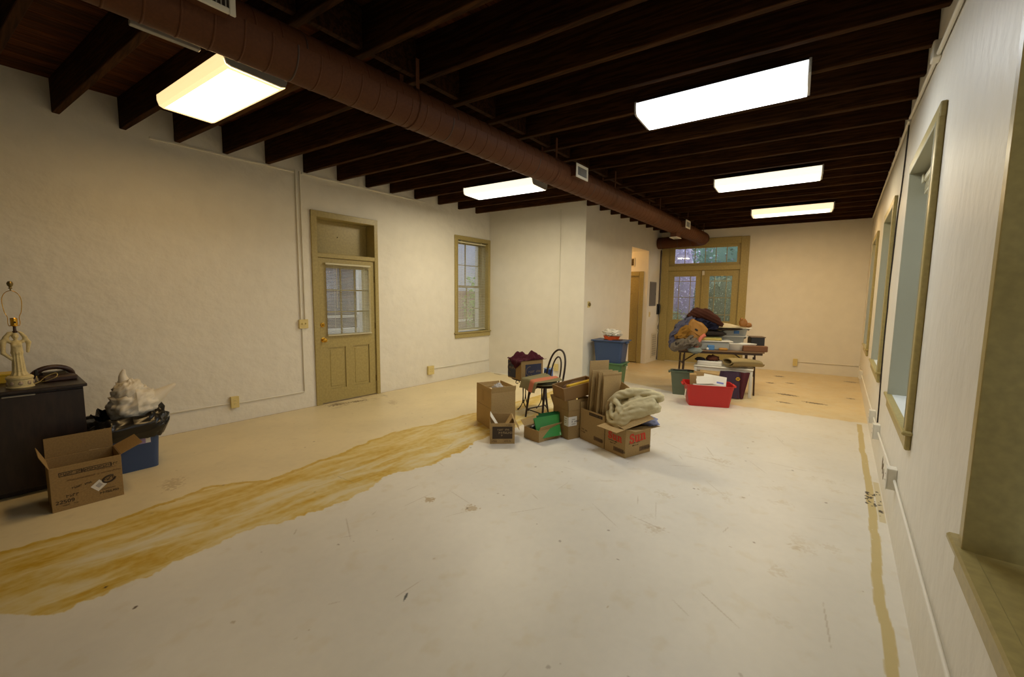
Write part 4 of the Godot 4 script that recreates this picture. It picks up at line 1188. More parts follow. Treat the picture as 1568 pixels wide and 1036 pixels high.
# ---------------------------------------------------------------- cartons in the middle of the floor
func build_centre_cartons() -> void:
	var grp := "loose cardboard boxes"
	var c := carton("cardboard_box", "tall plain tan carton with grey crumpled paper on top, left of the cafe chair", Vector2(-3.03, -3.47), -0.42, 0.42, 0.31, 0.42, M.card_pale, [[80, 0.05], [100, 0.05], [100, 0.045], [106, 0.07]], grp)
	bpart(c, "tape_strip", Vector3(-0.02, 0.355, 0.1562), Vector3(0.06, 0.13, 0.001), M.card, 0.0003)
	for y in [0.24]: bpart(c, "crease", Vector3(0, y, 0.1556), Vector3(0.418, 0.003, 0.001), M.ink_soft, 0.0003)
	var st := st_new()
	blob(st, Vector3.ZERO, Vector3(0.06, 0.055, 0.055), 0.5, 1.2, 4, 0.2, 26, 16, Basis(), 0.25)
	tag(part(st, "crumpled_paper", M.paper_grey, self, Vector3(-3.07, 0.44, -3.64)), "grey crumpled paper ball in the top of the tall tan carton", "paper")
	st = st_new()
	blob(st, Vector3.ZERO, Vector3(0.18, 0.06, 0.13), 0.3, 1.0, 14, 0.3, 26, 14, Basis(), 0.1)
	tag(part(st, "packing_paper", mat(srgb(206, 190, 160), 0.8), self, Vector3(-3.157, 0.36, -3.697), -0.42), "beige packing paper filling the tall tan carton", "paper")
	# small dark-printed carton
	c = carton("cardboard_box", "small carton with a black printed front panel, standing before the tall tan carton", Vector2(-2.551, -3.293), 0.735, 0.253, 0.372, 0.216, M.card, [-1, -1, -1, -1], grp)
	rect(c, "print_panel", tf(Vector3(0, 0.118, 0.187)), Vector2(0.205, 0.128), M.ink, 0.0006)
	var pale := mat(srgb(150, 130, 96), 0.8)
	print_lines(c, tf(Vector3(-0.05, 0.15, 0.188)), [[0.0, 0.0, 10, 0.018]], pale)
	print_lines(c, tf(Vector3(-0.06, 0.118, 0.188)), [[0.0, 0.0, 9, 0.026]], pale)
	print_lines(c, tf(Vector3(-0.012, 0.092, 0.188)), [[0.0, 0.0, 2, 0.02]], pale)
	print_lines(c, tf(Vector3(-0.11, 0.03, 0.187)), [[0.0, 0.0, 8, 0.02], [0.13, 0.0, 7, 0.014]], M.ink_soft)
	print_lines(c, tf(Vector3(0.04, 0.195, 0.187)), [[0.0, 0.0, 7, 0.012]], M.ink_soft)
	st = st_new()
	rbox(st, Vector3.ZERO, Vector3(0.004, 0.26, 0.19), 0.001)
	var o := tag(part(st, "white_card", M.paper, self, Vector3(-2.80, 0.158, -3.30), 0.735), "white card leaning in the small black-printed carton", "card") as Node3D
	o.rotation = Vector3(0.0, 0.735, 0.55)
	st = st_new()
	for s in [-1.0, 1.0]:
		rbox(st, Vector3(s * 0.04, 0.065, 0), Vector3(0.004, 0.15, 0.18), 0.001, Basis(Vector3.BACK, s * 0.52))
	tag(part(st, "folded_divider", M.card_pale, self, Vector3(-2.70, 0.107, -3.43), 0.735), "folded cardboard divider standing as a tent in the small carton", "divider")
	# low box with green folders
	c = carton("cardboard_box", "low open carton holding green folders", Vector2(-2.373, -3.47), -0.2, 0.23, 0.36, 0.125, M.card, [[-1], [100, 0.05], [140, 0.08], [118, 0.05]], grp)
	var gm := mat(srgb(26, 104, 48), 0.45); var gm2 := mat(srgb(58, 140, 62), 0.45)
	var gl := ["dark green folder standing upright in the low carton", "green folder leaning behind the bright one in the low carton", "bright green folder bulging at the front of the low carton"]
	var gp := [[Vector3(-2.40, 0.15, -3.76), Vector3(-0.2, 1.05, 0.06), 0], [Vector3(-2.385, 0.145, -3.70), Vector3(-0.28, 1.1, 0.04), 0], [Vector3(-2.37, 0.135, -3.63), Vector3(-0.42, 1.12, 0.02), 1]]
	for i in 3:
		var t := thing("green_folder", gl[i], "folder", gp[i][0], 0, "green folders")
		t.rotation = gp[i][1]
		var fm: Material = gm2 if gp[i][2] else gm
		for s in [-1.0, 1.0]:
			st = st_new()
			surf(st, 10, 8, func(u: float, v: float) -> Vector3: return Vector3((u - 0.5) * 0.29, (v - 0.5) * 0.22, s * (0.003 + 0.022 * v * v * (0.6 + 0.8 * u)) + 0.012 * sin(u * 3.0)))
			part(st, "cover", fm, t)
		bpart(t, "sheets", Vector3(0, -0.005, 0.004), Vector3(0.27, 0.2, 0.006), M.paper, 0.001)
	st = st_new()
	blob(st, Vector3.ZERO, Vector3(0.05, 0.045, 0.1), 0.3, 1.0, 31, 0.3)
	tag(part(st, "black_pouch", M.black_plastic, self, Vector3(-2.52, 0.09, -3.64), -0.2), "black pouch beside the green folders in the low carton", "pouch")
	# tall carton with white label
	c = carton("cardboard_box", "tall carton with a white shipping label round its corner", Vector2(-2.187, -3.745), -0.37, 0.27, 0.34, 0.31, M.card_dark, [[97, 0.11], [92, 0.1], [122, 0.13], [82, 0.11]], grp)
	rect(c, "shipping_label", tf(Vector3(0.1, 0.195, 0.1708)), Vector2(0.07, 0.1), M.paper, 0.0006)
	rect(c, "shipping_label", tf(Vector3(0.1358, 0.195, 0.113), PI / 2), Vector2(0.112, 0.1), M.paper, 0.0006)
	print_lines(c, tf(Vector3(0.1365, 0.19, 0.125), PI / 2), [[0.0, 0.0, 7, 0.022], [0.0, 0.025, 9, 0.008], [0.0, -0.025, 8, 0.01]], M.ink)
	print_lines(c, tf(Vector3(0.072, 0.2, 0.1718)), [[0.0, 0.0, 6, 0.008], [0.0, 0.025, 6, 0.008], [0.0, -0.02, 6, 0.008]], M.ink_soft)
	print_lines(c, tf(Vector3(0.1358, 0.1, 0.03), PI / 2), [[0.0, 0.0, 8, 0.014]], M.ink_soft)
	# tray box tilted on top with yellow folders
	var t := thing("tray_box", "wooden-looking tray box tilted on the tall carton, yellow folder inside", "box", Vector3(-2.235, 0.445, -3.99), -0.52)
	t.rotation = Vector3(0.16, -0.52, 0.0)
	var wood := tri_mat(mat(srgb(150, 112, 62), 0.6), Vector3(1, 9, 9), M.cloth_tex, null, 0, false)
	for s in [-1.0, 1.0]:
		bpart(t, "side_board", Vector3(s * 0.125, 0.07, 0), Vector3(0.012, 0.14, 0.44), wood, 0.003)
		bpart(t, "end_board", Vector3(0, 0.07, s * 0.214), Vector3(0.238, 0.14, 0.012), wood, 0.003)
	bpart(t, "base_board", Vector3(0, 0.005, 0), Vector3(0.25, 0.01, 0.44), wood, 0.002)
	st = st_new()
	rbox(st, Vector3.ZERO, Vector3(0.07, 0.11, 0.4), 0.012)
	o = tag(part(st, "yellow_folder", mat(srgb(206, 166, 28), 0.5), self, Vector3(-2.17, 0.54, -4.03)), "yellow folder lying in the tilted tray box", "folder") as Node3D
	o.rotation = Vector3(0.16, -0.52, 0.25)
	st = st_new()
	blob(st, Vector3.ZERO, Vector3(0.05, 0.07, 0.17), 0.35, 1.3, 44, 0.2)
	o = tag(part(st, "brown_wrap", mat(srgb(96, 66, 40), 0.8), self, Vector3(-2.27, 0.51, -4.0)), "dark brown wrapped bundle beside the yellow folder in the tray box", "bundle") as Node3D
	o.rotation = Vector3(0.16, -0.52, 0)
	# carton of cardboard sheets
	c = carton("cardboard_box", "carton with a black print strip, holding tall cardboard sheets", Vector2(-1.775, -3.748), -0.368, 0.37, 0.32, 0.335, M.card, [-1, [90, 0.12], [95, 0.06], [98, 0.16]], grp)
	rect(c, "print_strip", tf(Vector3(0.055, 0.305, 0.1608)), Vector2(0.2, 0.03), M.ink, 0.0006)
	print_lines(c, tf(Vector3(-0.035, 0.305, 0.1616)), [[0.0, 0.0, 14, 0.016]], M.ink_soft)
	print_lines(c, tf(Vector3(-0.16, 0.12, 0.1608), 0, -0.1), [[0.0, 0.0, 10, 0.014], [0.0, -0.03, 9, 0.01]], M.ink_soft)
	rect(c, "print_strip", tf(Vector3(0.1, 0.07, 0.1608)), Vector2(0.13, 0.04), M.ink_soft, 0.0006)
	print_lines(c, tf(Vector3(0.045, 0.07, 0.1616)), [[0.0, 0.0, 9, 0.02]], M.ink)
	var cb: Vector3 = c.position
	var hs := [0.8, 0.83, 0.72, 0.74, 0.73, 0.72, 0.74, 0.71, 0.72, 0.73, 0.7]
	var dw := [0.23, 0.26, 0.24, 0.27, 0.26, 0.25, 0.27, 0.26, 0.25, 0.26, 0.24]
	for i in hs.size():
		var sx := -0.14 + i * 0.0255
		var lean := 0.02 + 0.012 * (i % 3) - (0.03 if i < 2 else 0.0) - (0.05 if i > 8 else 0.0)
		st = st_new()
		rbox(st, Vector3(0, hs[i] / 2, 0), Vector3(0.006, hs[i], dw[i]), 0.0015)
		var nd := part(st, "cardboard_sheet", [M.card_pale, M.card, M.card_dark][i % 3], self, cb + Basis(Vector3.UP, -0.368) * Vector3(sx, 0.012, -0.01 + 0.012 * (i % 4)), -0.368)
		nd.rotation = Vector3(-0.05 + 0.02 * (i % 3), -0.368 - 0.03 * (i % 2), -lean)
		tag(nd, ["leftmost and tallest cardboard sheet standing in the carton", "tall cardboard sheet second from the left in the carton", "third cardboard sheet from the left in the carton of sheets", "fourth cardboard sheet from the left in the carton of sheets", "fifth cardboard sheet from the left in the carton of sheets", "middle one of the eleven cardboard sheets in the carton", "fifth cardboard sheet from the right in the carton of sheets", "fourth cardboard sheet from the right in the carton of sheets", "third cardboard sheet from the right in the carton of sheets", "second cardboard sheet from the right in the carton of sheets", "rightmost cardboard sheet standing in the carton beside the blanket"][i], "cardboard sheet", "cardboard sheets standing in a carton")
	# one broad sheet leaning to the right
	st = st_new()
	rbox(st, Vector3(0, 0.2, 0), Vector3(0.2, 0.4, 0.006), 0.0015)
	var nd2 := part(st, "cardboard_sheet", M.card, self, cb + Basis(Vector3.UP, -0.368) * Vector3(0.13, 0.24, -0.06), -0.368)
	nd2.rotation = Vector3(-0.12, -0.55, -0.22)
	tag(nd2, "broad slanting cardboard sheet facing the camera behind the blanket", "cardboard sheet", "cardboard sheets standing in a carton")
	# the carton with red lettering and the blanket
	c = carton("cardboard_box", "carton with red lettering on two sides and a cream blanket on top", Vector2(-1.512, -3.65), -0.34, 0.265, 0.355, 0.275, M.card, [[186, 0.12], [70, 0.13], [-1], [176, 0.11]], grp)
	text(c, "Sun", tf(Vector3(0.0, 0.172, 0.1785), 0, -0.03), 0.095, M.red_ink, true)
	text(c, "Sun", tf(Vector3(0.1336, 0.178, 0.01), PI / 2, 0.05), 0.12, M.red_ink, true)
	print_lines(c, tf(Vector3(-0.09, 0.125, 0.1782)), [[0.0, 0.0, 15, 0.011], [0.03, -0.022, 9, 0.011]], M.ink)
	print_lines(c, tf(Vector3(0.1328, 0.13, 0.13), PI / 2), [[0.0, 0.0, 18, 0.012], [0.05, -0.026, 10, 0.012]], M.ink)
	rect(c, "print_strip", tf(Vector3(0.05, 0.055, 0.1778)), Vector2(0.13, 0.042), M.ink_soft, 0.0006)
	print_lines(c, tf(Vector3(-0.005, 0.055, 0.1786)), [[0.0, 0.0, 9, 0.022]], M.ink)
	rect(c, "print_strip", tf(Vector3(0.1328, 0.055, -0.09), PI / 2), Vector2(0.14, 0.045), M.ink_soft, 0.0006)
	print_lines(c, tf(Vector3(0.1336, 0.055, -0.035), PI / 2), [[0.0, 0.0, 9, 0.022]], M.ink)
	# the loose flap pushed up by the blanket
	st = st_new()
	var A := Vector3(0.03, 0.3, 0.2); var B := Vector3(0.132, 0.276, 0.19); var C := Vector3(0.31, 0.4, -0.0); var D := Vector3(0.22, 0.45, 0.02)
	var nn := (B - A).cross(D - A).normalized() * 0.004
	quad(st, A + nn, B + nn, C + nn, D + nn); quad(st, D, C, B, A)
	quad(st, A, B, B + nn, A + nn); quad(st, B, C, C + nn, B + nn); quad(st, C, D, D + nn, C + nn); quad(st, D, A, A + nn, D + nn)
	part(st, "torn_flap", M.card_pale, c)
	build_blanket(c.position)
	st = st_new()
	blob(st, Vector3.ZERO, Vector3(0.1, 0.05, 0.06), 0.5, 1.4, 61, 0.3, 26, 16, Basis(), 0.2)
	tag(part(st, "blue_paper", mat(srgb(150, 160, 206), 0.6), self, c.position + Basis(Vector3.UP, -0.34) * Vector3(0.13, 0.315, -0.12), -0.2), "blue and white crumpled packaging under the loose flap", "packaging")

func build_blanket(b: Vector3) -> void:
	var at := b + Basis(Vector3.UP, -0.34) * Vector3(-0.01, 0.29, -0.03)
	var t := thing("blanket", "cream blanket heaped in loose rolls on the carton with red lettering", "blanket", at, -0.34)
	var cm := cloth(srgb(218, 203, 158))
	var st := st_new()
	# folds as swept rolls over a lumpy core, one cloth
	var rolls := [
		[[Vector3(-0.15, 0.0, 0.09), Vector3(-0.15, 0.13, 0.12), Vector3(-0.09, 0.23, 0.11), Vector3(0.0, 0.29, 0.06), Vector3(0.12, 0.31, -0.02), Vector3(0.28, 0.29, -0.08)], 0.042],
		[[Vector3(-0.13, -0.01, 0.14), Vector3(-0.08, -0.04, 0.17), Vector3(0.01, -0.035, 0.19), Vector3(0.08, 0.03, 0.18), Vector3(0.14, 0.13, 0.13), Vector3(0.27, 0.22, 0.02)], 0.04],
		[[Vector3(-0.11, 0.08, 0.17), Vector3(-0.07, 0.015, 0.2), Vector3(0.0, 0.02, 0.21), Vector3(0.05, 0.08, 0.19), Vector3(0.12, 0.18, 0.13), Vector3(0.27, 0.26, 0.0)], 0.027],
		[[Vector3(-0.08, 0.16, 0.17), Vector3(-0.05, 0.08, 0.2), Vector3(0.0, 0.075, 0.2), Vector3(0.03, 0.13, 0.18), Vector3(0.1, 0.22, 0.1), Vector3(0.26, 0.29, -0.03)], 0.024],
		[[Vector3(-0.1, 0.23, 0.12), Vector3(-0.03, 0.2, 0.16), Vector3(0.01, 0.16, 0.17), Vector3(0.0, 0.12, 0.18)], 0.026],
		[[Vector3(-0.12, 0.2, 0.06), Vector3(-0.03, 0.26, 0.0), Vector3(0.08, 0.29, -0.06), Vector3(0.22, 0.28, -0.12)], 0.05],
		[[Vector3(0.05, 0.02, 0.13), Vector3(0.12, 0.07, 0.1), Vector3(0.2, 0.15, 0.06), Vector3(0.27, 0.19, -0.04)], 0.05],
		[[Vector3(-0.06, 0.08, 0.06), Vector3(-0.04, 0.1, 0.06)], 0.1], [[Vector3(-0.05, 0.06, 0.04), Vector3(0.02, 0.12, 0.01), Vector3(0.12, 0.17, -0.01)], 0.115]]
	var segs := []
	for q in rolls:
		var path := smooth_path(q[0], 3)
		for i in path.size() - 1: segs.append([path[i], path[i + 1], q[1], (path[i] + path[i + 1]) / 2, pow((path[i] - path[i + 1]).length() / 2 + q[1] + 0.025, 2)])
	var wrinkle := FastNoiseLite.new(); wrinkle.seed = 6; wrinkle.frequency = 9.0
	nets(st, Vector3(-0.24, -0.1, -0.22), Vector3(0.36, 0.4, 0.28), 0.0115, func(p: Vector3) -> float:
		var d := 0.025
		for sg in segs:
			if p.distance_squared_to(sg[3]) < sg[4]: d = smin(d, caps(p, sg[0], sg[1], sg[2], sg[2]), 0.004)
		var k := absf(sin(66.0 * Vector2(p.x + 0.01, p.y - 0.09).length() + 2.0 * wrinkle.get_noise_3dv(p * 0.5)))
		if p.x > 0.05: k = lerpf(k, absf(sin(62.0 * (p.y - 0.42 * p.x) + 2.5 * wrinkle.get_noise_3dv(p * 0.5))), clampf((p.x - 0.05) / 0.06, 0, 1))
		return d + 0.004 * wrinkle.get_noise_3dv(p) + 0.011 * (0.5 - k))
	part(st, "cloth_folds", cm, t)

# ---------------------------------------------------------------- cafe chair and table
func build_chair_group() -> void:
	# small iron stand
	var t := thing("iron_table", "small iron-legged cafe table with curled wire legs under the maroon-draped box", "table", Vector3(-3.29, 0, -4.5))
	var st := st_new()
	lathe(st, Vector3.ZERO, [[0.0, 0.405], [0.2, 0.405], [0.21, 0.412], [0.21, 0.425], [0.2, 0.43], [0.0, 0.43]], 40)
	part(st, "table_top", M.bentwood, t)
	for q in [[0.04, 0.13, 0.3], [0.17, -0.12, 0.9], [-0.12, -0.14, 2.6]]:
		st = st_new()
		var p := Vector3(q[0], 0, q[1])
		var dirn := Vector3(cos(q[2]), 0, -sin(q[2]))
		tube(st, smooth_path([p + dirn * 0.07 + Vector3(0, 0.012, 0), p + dirn * 0.05 + Vector3(0, 0.03, 0), p + dirn * 0.012 + Vector3(0, 0.1, 0), p + Vector3(0, 0.2, 0), p + Vector3(0, 0.33, 0), p - dirn * 0.02 + Vector3(0, 0.405, 0)]), 0.0065, 8)
		tube(st, smooth_path([p - dirn * 0.07 + Vector3(0, 0.012, 0), p - dirn * 0.05 + Vector3(0, 0.03, 0), p - dirn * 0.012 + Vector3(0, 0.1, 0), p + Vector3(0, 0.2, 0.004), p + Vector3(0, 0.33, 0.004), p + dirn * 0.03 + Vector3(0, 0.405, 0)]), 0.0065, 8)
		var curl := []
		for i in 16:
			var a := i * 0.42
			var rr := 0.034 * (1.0 - i / 20.0)
			curl.append(p - dirn * (0.085 - rr * cos(a)) + Vector3(0, 0.37 + rr * sin(a), 0))
		tube(st, curl, 0.005, 6)
		for s in [-1, 1]: blob(st, p + dirn * 0.072 * s + Vector3(0, 0.0105, 0), Vector3(0.011, 0.0105, 0.011), 0, 1, 1, 0, 10, 8)
		part(st, "leg", M.iron, t)
	# printed box on it
	var c := carton("cardboard_box", "carton with navy printed sides on the iron cafe table", Vector2(-3.19, -4.235), -0.3, 0.3, 0.36, 0.25, M.card_dark, [-1, -1, -1, -1], "loose cardboard boxes", 0.4305)
	var navy := mat(srgb(42, 46, 70), 0.7)
	rect(c, "print_panel", tf(Vector3(-0.06, 0.125, 0.1808)), Vector2(0.18, 0.22), navy, 0.0006)
	rect(c, "print_panel", tf(Vector3(0.1508, 0.12, -0.02), PI / 2), Vector2(0.26, 0.16), navy, 0.0006)
	var pale := mat(srgb(128, 110, 84), 0.8)
	print_lines(c, tf(Vector3(-0.12, 0.14, 0.1818)), [[0.0, 0.0, 6, 0.03]], pale)
	print_lines(c, tf(Vector3(0.1518, 0.1, 0.06), PI / 2), [[0.0, 0.0, 10, 0.03], [0.0, -0.035, 9, 0.015]], pale)
	for q in [[tf(Vector3(-0.09, 0.14, 0.1815)), 0.06], [tf(Vector3(0.1515, 0.11, 0.04), PI / 2), 0.06]]:
		st = st_new()
		var arc := []
		for i in 12: arc.append(Vector3(q[1] * cos(1.4 + i * 0.3), q[1] * sin(1.4 + i * 0.3), 0.0005))
		tube(st, arc, 0.004, 5)
		part(st, "print_arc", pale, c).transform = q[0]
	var cp: Vector3 = c.position
	# maroon cloth over the box
	var cm := cloth(srgb(70, 18, 34))
	st = st_new()
	var nz := FastNoiseLite.new(); nz.seed = 8; nz.frequency = 1.2; nz.fractal_octaves = 3
	surf(st, 44, 30, func(u: float, v: float) -> Vector3:
		var x := (u - 0.5) * 0.46; var z := (v - 0.5) * 0.44
		var n := nz.get_noise_2d(x * 9, z * 9)
		var y := 0.25 + 0.03 * n + 0.11 * exp(-pow((x - 0.07) / 0.08, 2) - pow((z + 0.06) / 0.11, 2)) + 0.1 * exp(-pow((x + 0.08) / 0.07, 2) - pow((z - 0.05) / 0.1, 2))
		y = maxf(y, 0.254)
		# hangs over the near corner
		var over := maxf(0.0, z - 0.183)
		if over > 0 and x > -0.12 and x < 0.19:
			y = 0.256 - over * 3.2 * (1.0 - absf(x - 0.05) / 0.16)
			z = 0.187 + 0.02 * absf(n) + over * 0.1
		else:
			z = minf(z, 0.187)
		x = clampf(x, -0.16, 0.165 + 0.01 * n)
		return Vector3(x, y, z))
	tag(part(st, "maroon_cloth", cm, self, cp, -0.3), "dark maroon cloth draped over the box on the iron table", "cloth")
	st = st_new()
	blob(st, Vector3(0, 0.035, 0), Vector3(0.055, 0.05, 0.05), 0.4, 1.4, 19, 0.2, 22, 14, Basis(), 0.2)
	tag(part(st, "white_paper_ball", M.paper, self, cp + Basis(Vector3.UP, -0.3) * Vector3(-0.12, 0.245, 0.02)), "cream crumpled tissue at the left of the maroon cloth", "paper")
	t = thing("blue_container", "small blue plastic container beside the maroon-draped box", "container", Vector3(-3.06, 0.4302, -4.68), 0.3)
	bpart(t, "tub_body", Vector3(0, 0.055, 0), Vector3(0.11, 0.11, 0.09), mat(srgb(62, 92, 160), 0.4), 0.012)
	bpart(t, "lid", Vector3(0, 0.116, 0), Vector3(0.118, 0.014, 0.098), mat(srgb(120, 150, 200), 0.4), 0.005)
	bpart(t, "yellow_cap", Vector3(0.0, 0.135, 0), Vector3(0.05, 0.024, 0.05), mat(srgb(210, 180, 90), 0.5), 0.008)
	# bentwood cafe chair; local +z is the front of the chair
	t = thing("cafe_chair", "dark bent-hoop cafe chair with a folded blanket on its seat", "chair", Vector3(-2.85, 0, -4.28), -0.25)
	st = st_new()
	lathe(st, Vector3.ZERO, [[0.0, 0.405], [0.175, 0.405], [0.19, 0.412], [0.192, 0.425], [0.18, 0.432], [0.0, 0.43]], 36)
	part(st, "seat", M.bentwood, t)
	for s in [-1.0, 1.0]:
		st = st_new()
		tube(st, smooth_path([Vector3(s * 0.13, 0.41, 0.12), Vector3(s * 0.145, 0.2, 0.15), Vector3(s * 0.155, 0.0, 0.175)]), 0.017, 10, 0.012)
		part(st, "front_leg", M.bentwood, t)
		st = st_new()
		tube(st, smooth_path([Vector3(s * 0.14, 0.42, -0.13), Vector3(s * 0.145, 0.2, -0.16), Vector3(s * 0.16, 0.0, -0.21)]), 0.015, 10, 0.012)
		part(st, "rear_leg", M.bentwood, t)
		st = st_new()
		tube(st, smooth_path([Vector3(s * 0.148, 0.1, 0.162), Vector3(s * 0.15, 0.1, 0), Vector3(s * 0.15, 0.1, -0.18)]), 0.008, 8)
		part(st, "stretcher", M.bentwood, t)
		st = st_new()
		tube(st, smooth_path([Vector3(s * 0.145, 0.24, 0.14), Vector3(s * 0.13, 0.33, 0.1), Vector3(s * 0.06, 0.385, 0.03), Vector3(s * 0.0, 0.398, 0.0)]), 0.008, 8)
		part(st, "leg_brace", M.bentwood, t)
	st = st_new()
	tube(st, [Vector3(-0.15, 0.1, 0.162), Vector3(0.15, 0.1, 0.162)], 0.008, 8)
	part(st, "stretcher", M.bentwood, t)
	var outer := []; var inner := []
	for i in 25:
		var a := PI * i / 24.0
		var h: float = sin(a)
		outer.append(Vector3(-0.155 * cos(a) * (1.0 - 0.0 * h), 0.42 + 0.42 * pow(h, 0.55), -0.15 - 0.1 * pow(h, 0.6)))
		inner.append(Vector3(-0.085 * cos(a), 0.43 + 0.32 * pow(h, 0.6), -0.155 - 0.075 * pow(h, 0.6)))
	st = st_new(); tube(st, outer, 0.0125, 10); part(st, "back_hoop", M.bentwood, t)
	st = st_new(); tube(st, inner, 0.010, 10); part(st, "inner_hoop", M.bentwood, t)
	# folded blanket on the seat
	var fb := thing("folded_blanket", "folded sage green blanket with a salmon stripe on the cafe chair", "blanket", Vector3(-2.87, 0.432, -4.26), -0.45)
	var olive := cloth(srgb(136, 128, 92)); var salmon := cloth(srgb(206, 124, 92)); var dark := cloth(srgb(90, 88, 66))
	for q in [[0.0, 0.024, olive, "fold", 0.0, 0.40, 0.36], [0.024, 0.024, dark, "fold", 0.01, 0.385, 0.345]]:
		st = st_new()
		blob(st, Vector3(0, q[0] + 0.014, q[4]), Vector3(q[5] / 2 * 1.05, 0.022, q[6] / 2 * 1.05), 0.05, 1.0, 3, 0.0, 40, 10)
		part(st, q[3], q[2], fb)
	# the upper layer drapes over the front edge
	var drape := func(x0: float, x1: float, lift: float) -> SurfaceTool:
		var s3 := st_new()
		surf(s3, 12, 24, func(u: float, v: float) -> Vector3:
			var x := lerpf(x0, x1, u)
			var d := v * 0.5
			var z := -0.17 + minf(d, 0.36) - maxf(0, d - 0.36) * -0.25
			var y := 0.056 + lift + 0.008 * sin(x * 20 + v * 3) + 0.03 * (1 - v) * (1 - u * 0.5)
			if d > 0.36: y -= (d - 0.36) * 0.85
			return Vector3(x, y, -0.17 + minf(d, 0.36) + maxf(0.0, d - 0.36) * 0.3 if false else z * 1.0 + 0.0))
		return s3
	part(drape.call(-0.2, 0.03, 0.0), "green_field", olive, fb)
	part(drape.call(0.03, 0.13, 0.001), "salmon_stripe", salmon, fb)
	part(drape.call(0.13, 0.2, 0.0), "green_edge", olive, fb)
	# blue tub on green tub by the partition
	t = thing("storage_tub", "green plastic storage tub under the blue one by the partition", "tub", Vector3(-3.17, 0, -6.85), 0.08)
	tub(t, 0.5, 0.36, 0.36, 0.88, M.green_tub_bright)
	bpart(t, "lid", Vector3(0, 0.372, 0), Vector3(0.56, 0.022, 0.41), M.green_tub_bright, 0.008)
	t = thing("storage_tub", "blue lidded storage tub stacked on the green tub", "tub", Vector3(-3.17, 0.3835, -6.85), 0.08)
	tub(t, 0.53, 0.37, 0.37, 0.88, M.blue_tub)
	bpart(t, "lid", Vector3(0, 0.38, 0), Vector3(0.6, 0.02, 0.43), M.blue_tub, 0.008)
	t = thing("orange_tray", "orange dish with a brown base on top of the blue lidded tub", "dish", Vector3(-3.15, 0.774, -6.82), 0.1)
	st = st_new()
	surf(st, 40, 1, func(u: float, v: float) -> Vector3: return Vector3(cos(-u * TAU) * lerpf(0.12, 0.15, v), lerpf(0.0, 0.07, v), sin(-u * TAU) * lerpf(0.08, 0.1, v)))
	surf(st, 40, 1, func(u: float, v: float) -> Vector3: return Vector3(cos(-u * TAU) * lerpf(0.15, 0.02, v), 0.07 - 0.01 * v, sin(-u * TAU) * lerpf(0.1, 0.01, v)), 2)
	part(st, "dish_body", mat(srgb(222, 92, 34), 0.4), t)
	bpart(t, "dish_foot", Vector3(0.03, 0.008, 0), Vector3(0.3, 0.016, 0.16), mat(srgb(96, 60, 34), 0.5), 0.006)
	st = st_new()
	blob(st, Vector3(0, 0.05, 0), Vector3(0.13, 0.06, 0.09), 0.9, 2.4, 91, 0.3, 36, 22, Basis(), 0.45)
	tag(part(st, "white_tissue", M.paper, self, Vector3(-3.14, 0.832, -6.82)), "heap of white tissue on the orange dish", "tissue")

# ---------------------------------------------------------------- folding table group
var table_turn := 0.415
func tb(u: float, v: float, y: float) -> Vector3:
	# a place on the folding table: u right along its front edge, v back from it
	var o := Vector3(-2.04, 0, -6.89)
	return o + Vector3(cos(table_turn), 0, -sin(table_turn)) * u + Vector3(-sin(table_turn), 0, -cos(table_turn)) * v + Vector3(0, y, 0)

func solid(called: String, label: String, category: String, c: Vector3, s: Vector3, m: Material, turn: float, e := 0.004) -> Node3D:
	var t := thing(called, label, category, c - Vector3(0, s.y / 2, 0), turn)
	bpart(t, "body", Vector3(0, s.y / 2, 0), s, m, e)
	return t

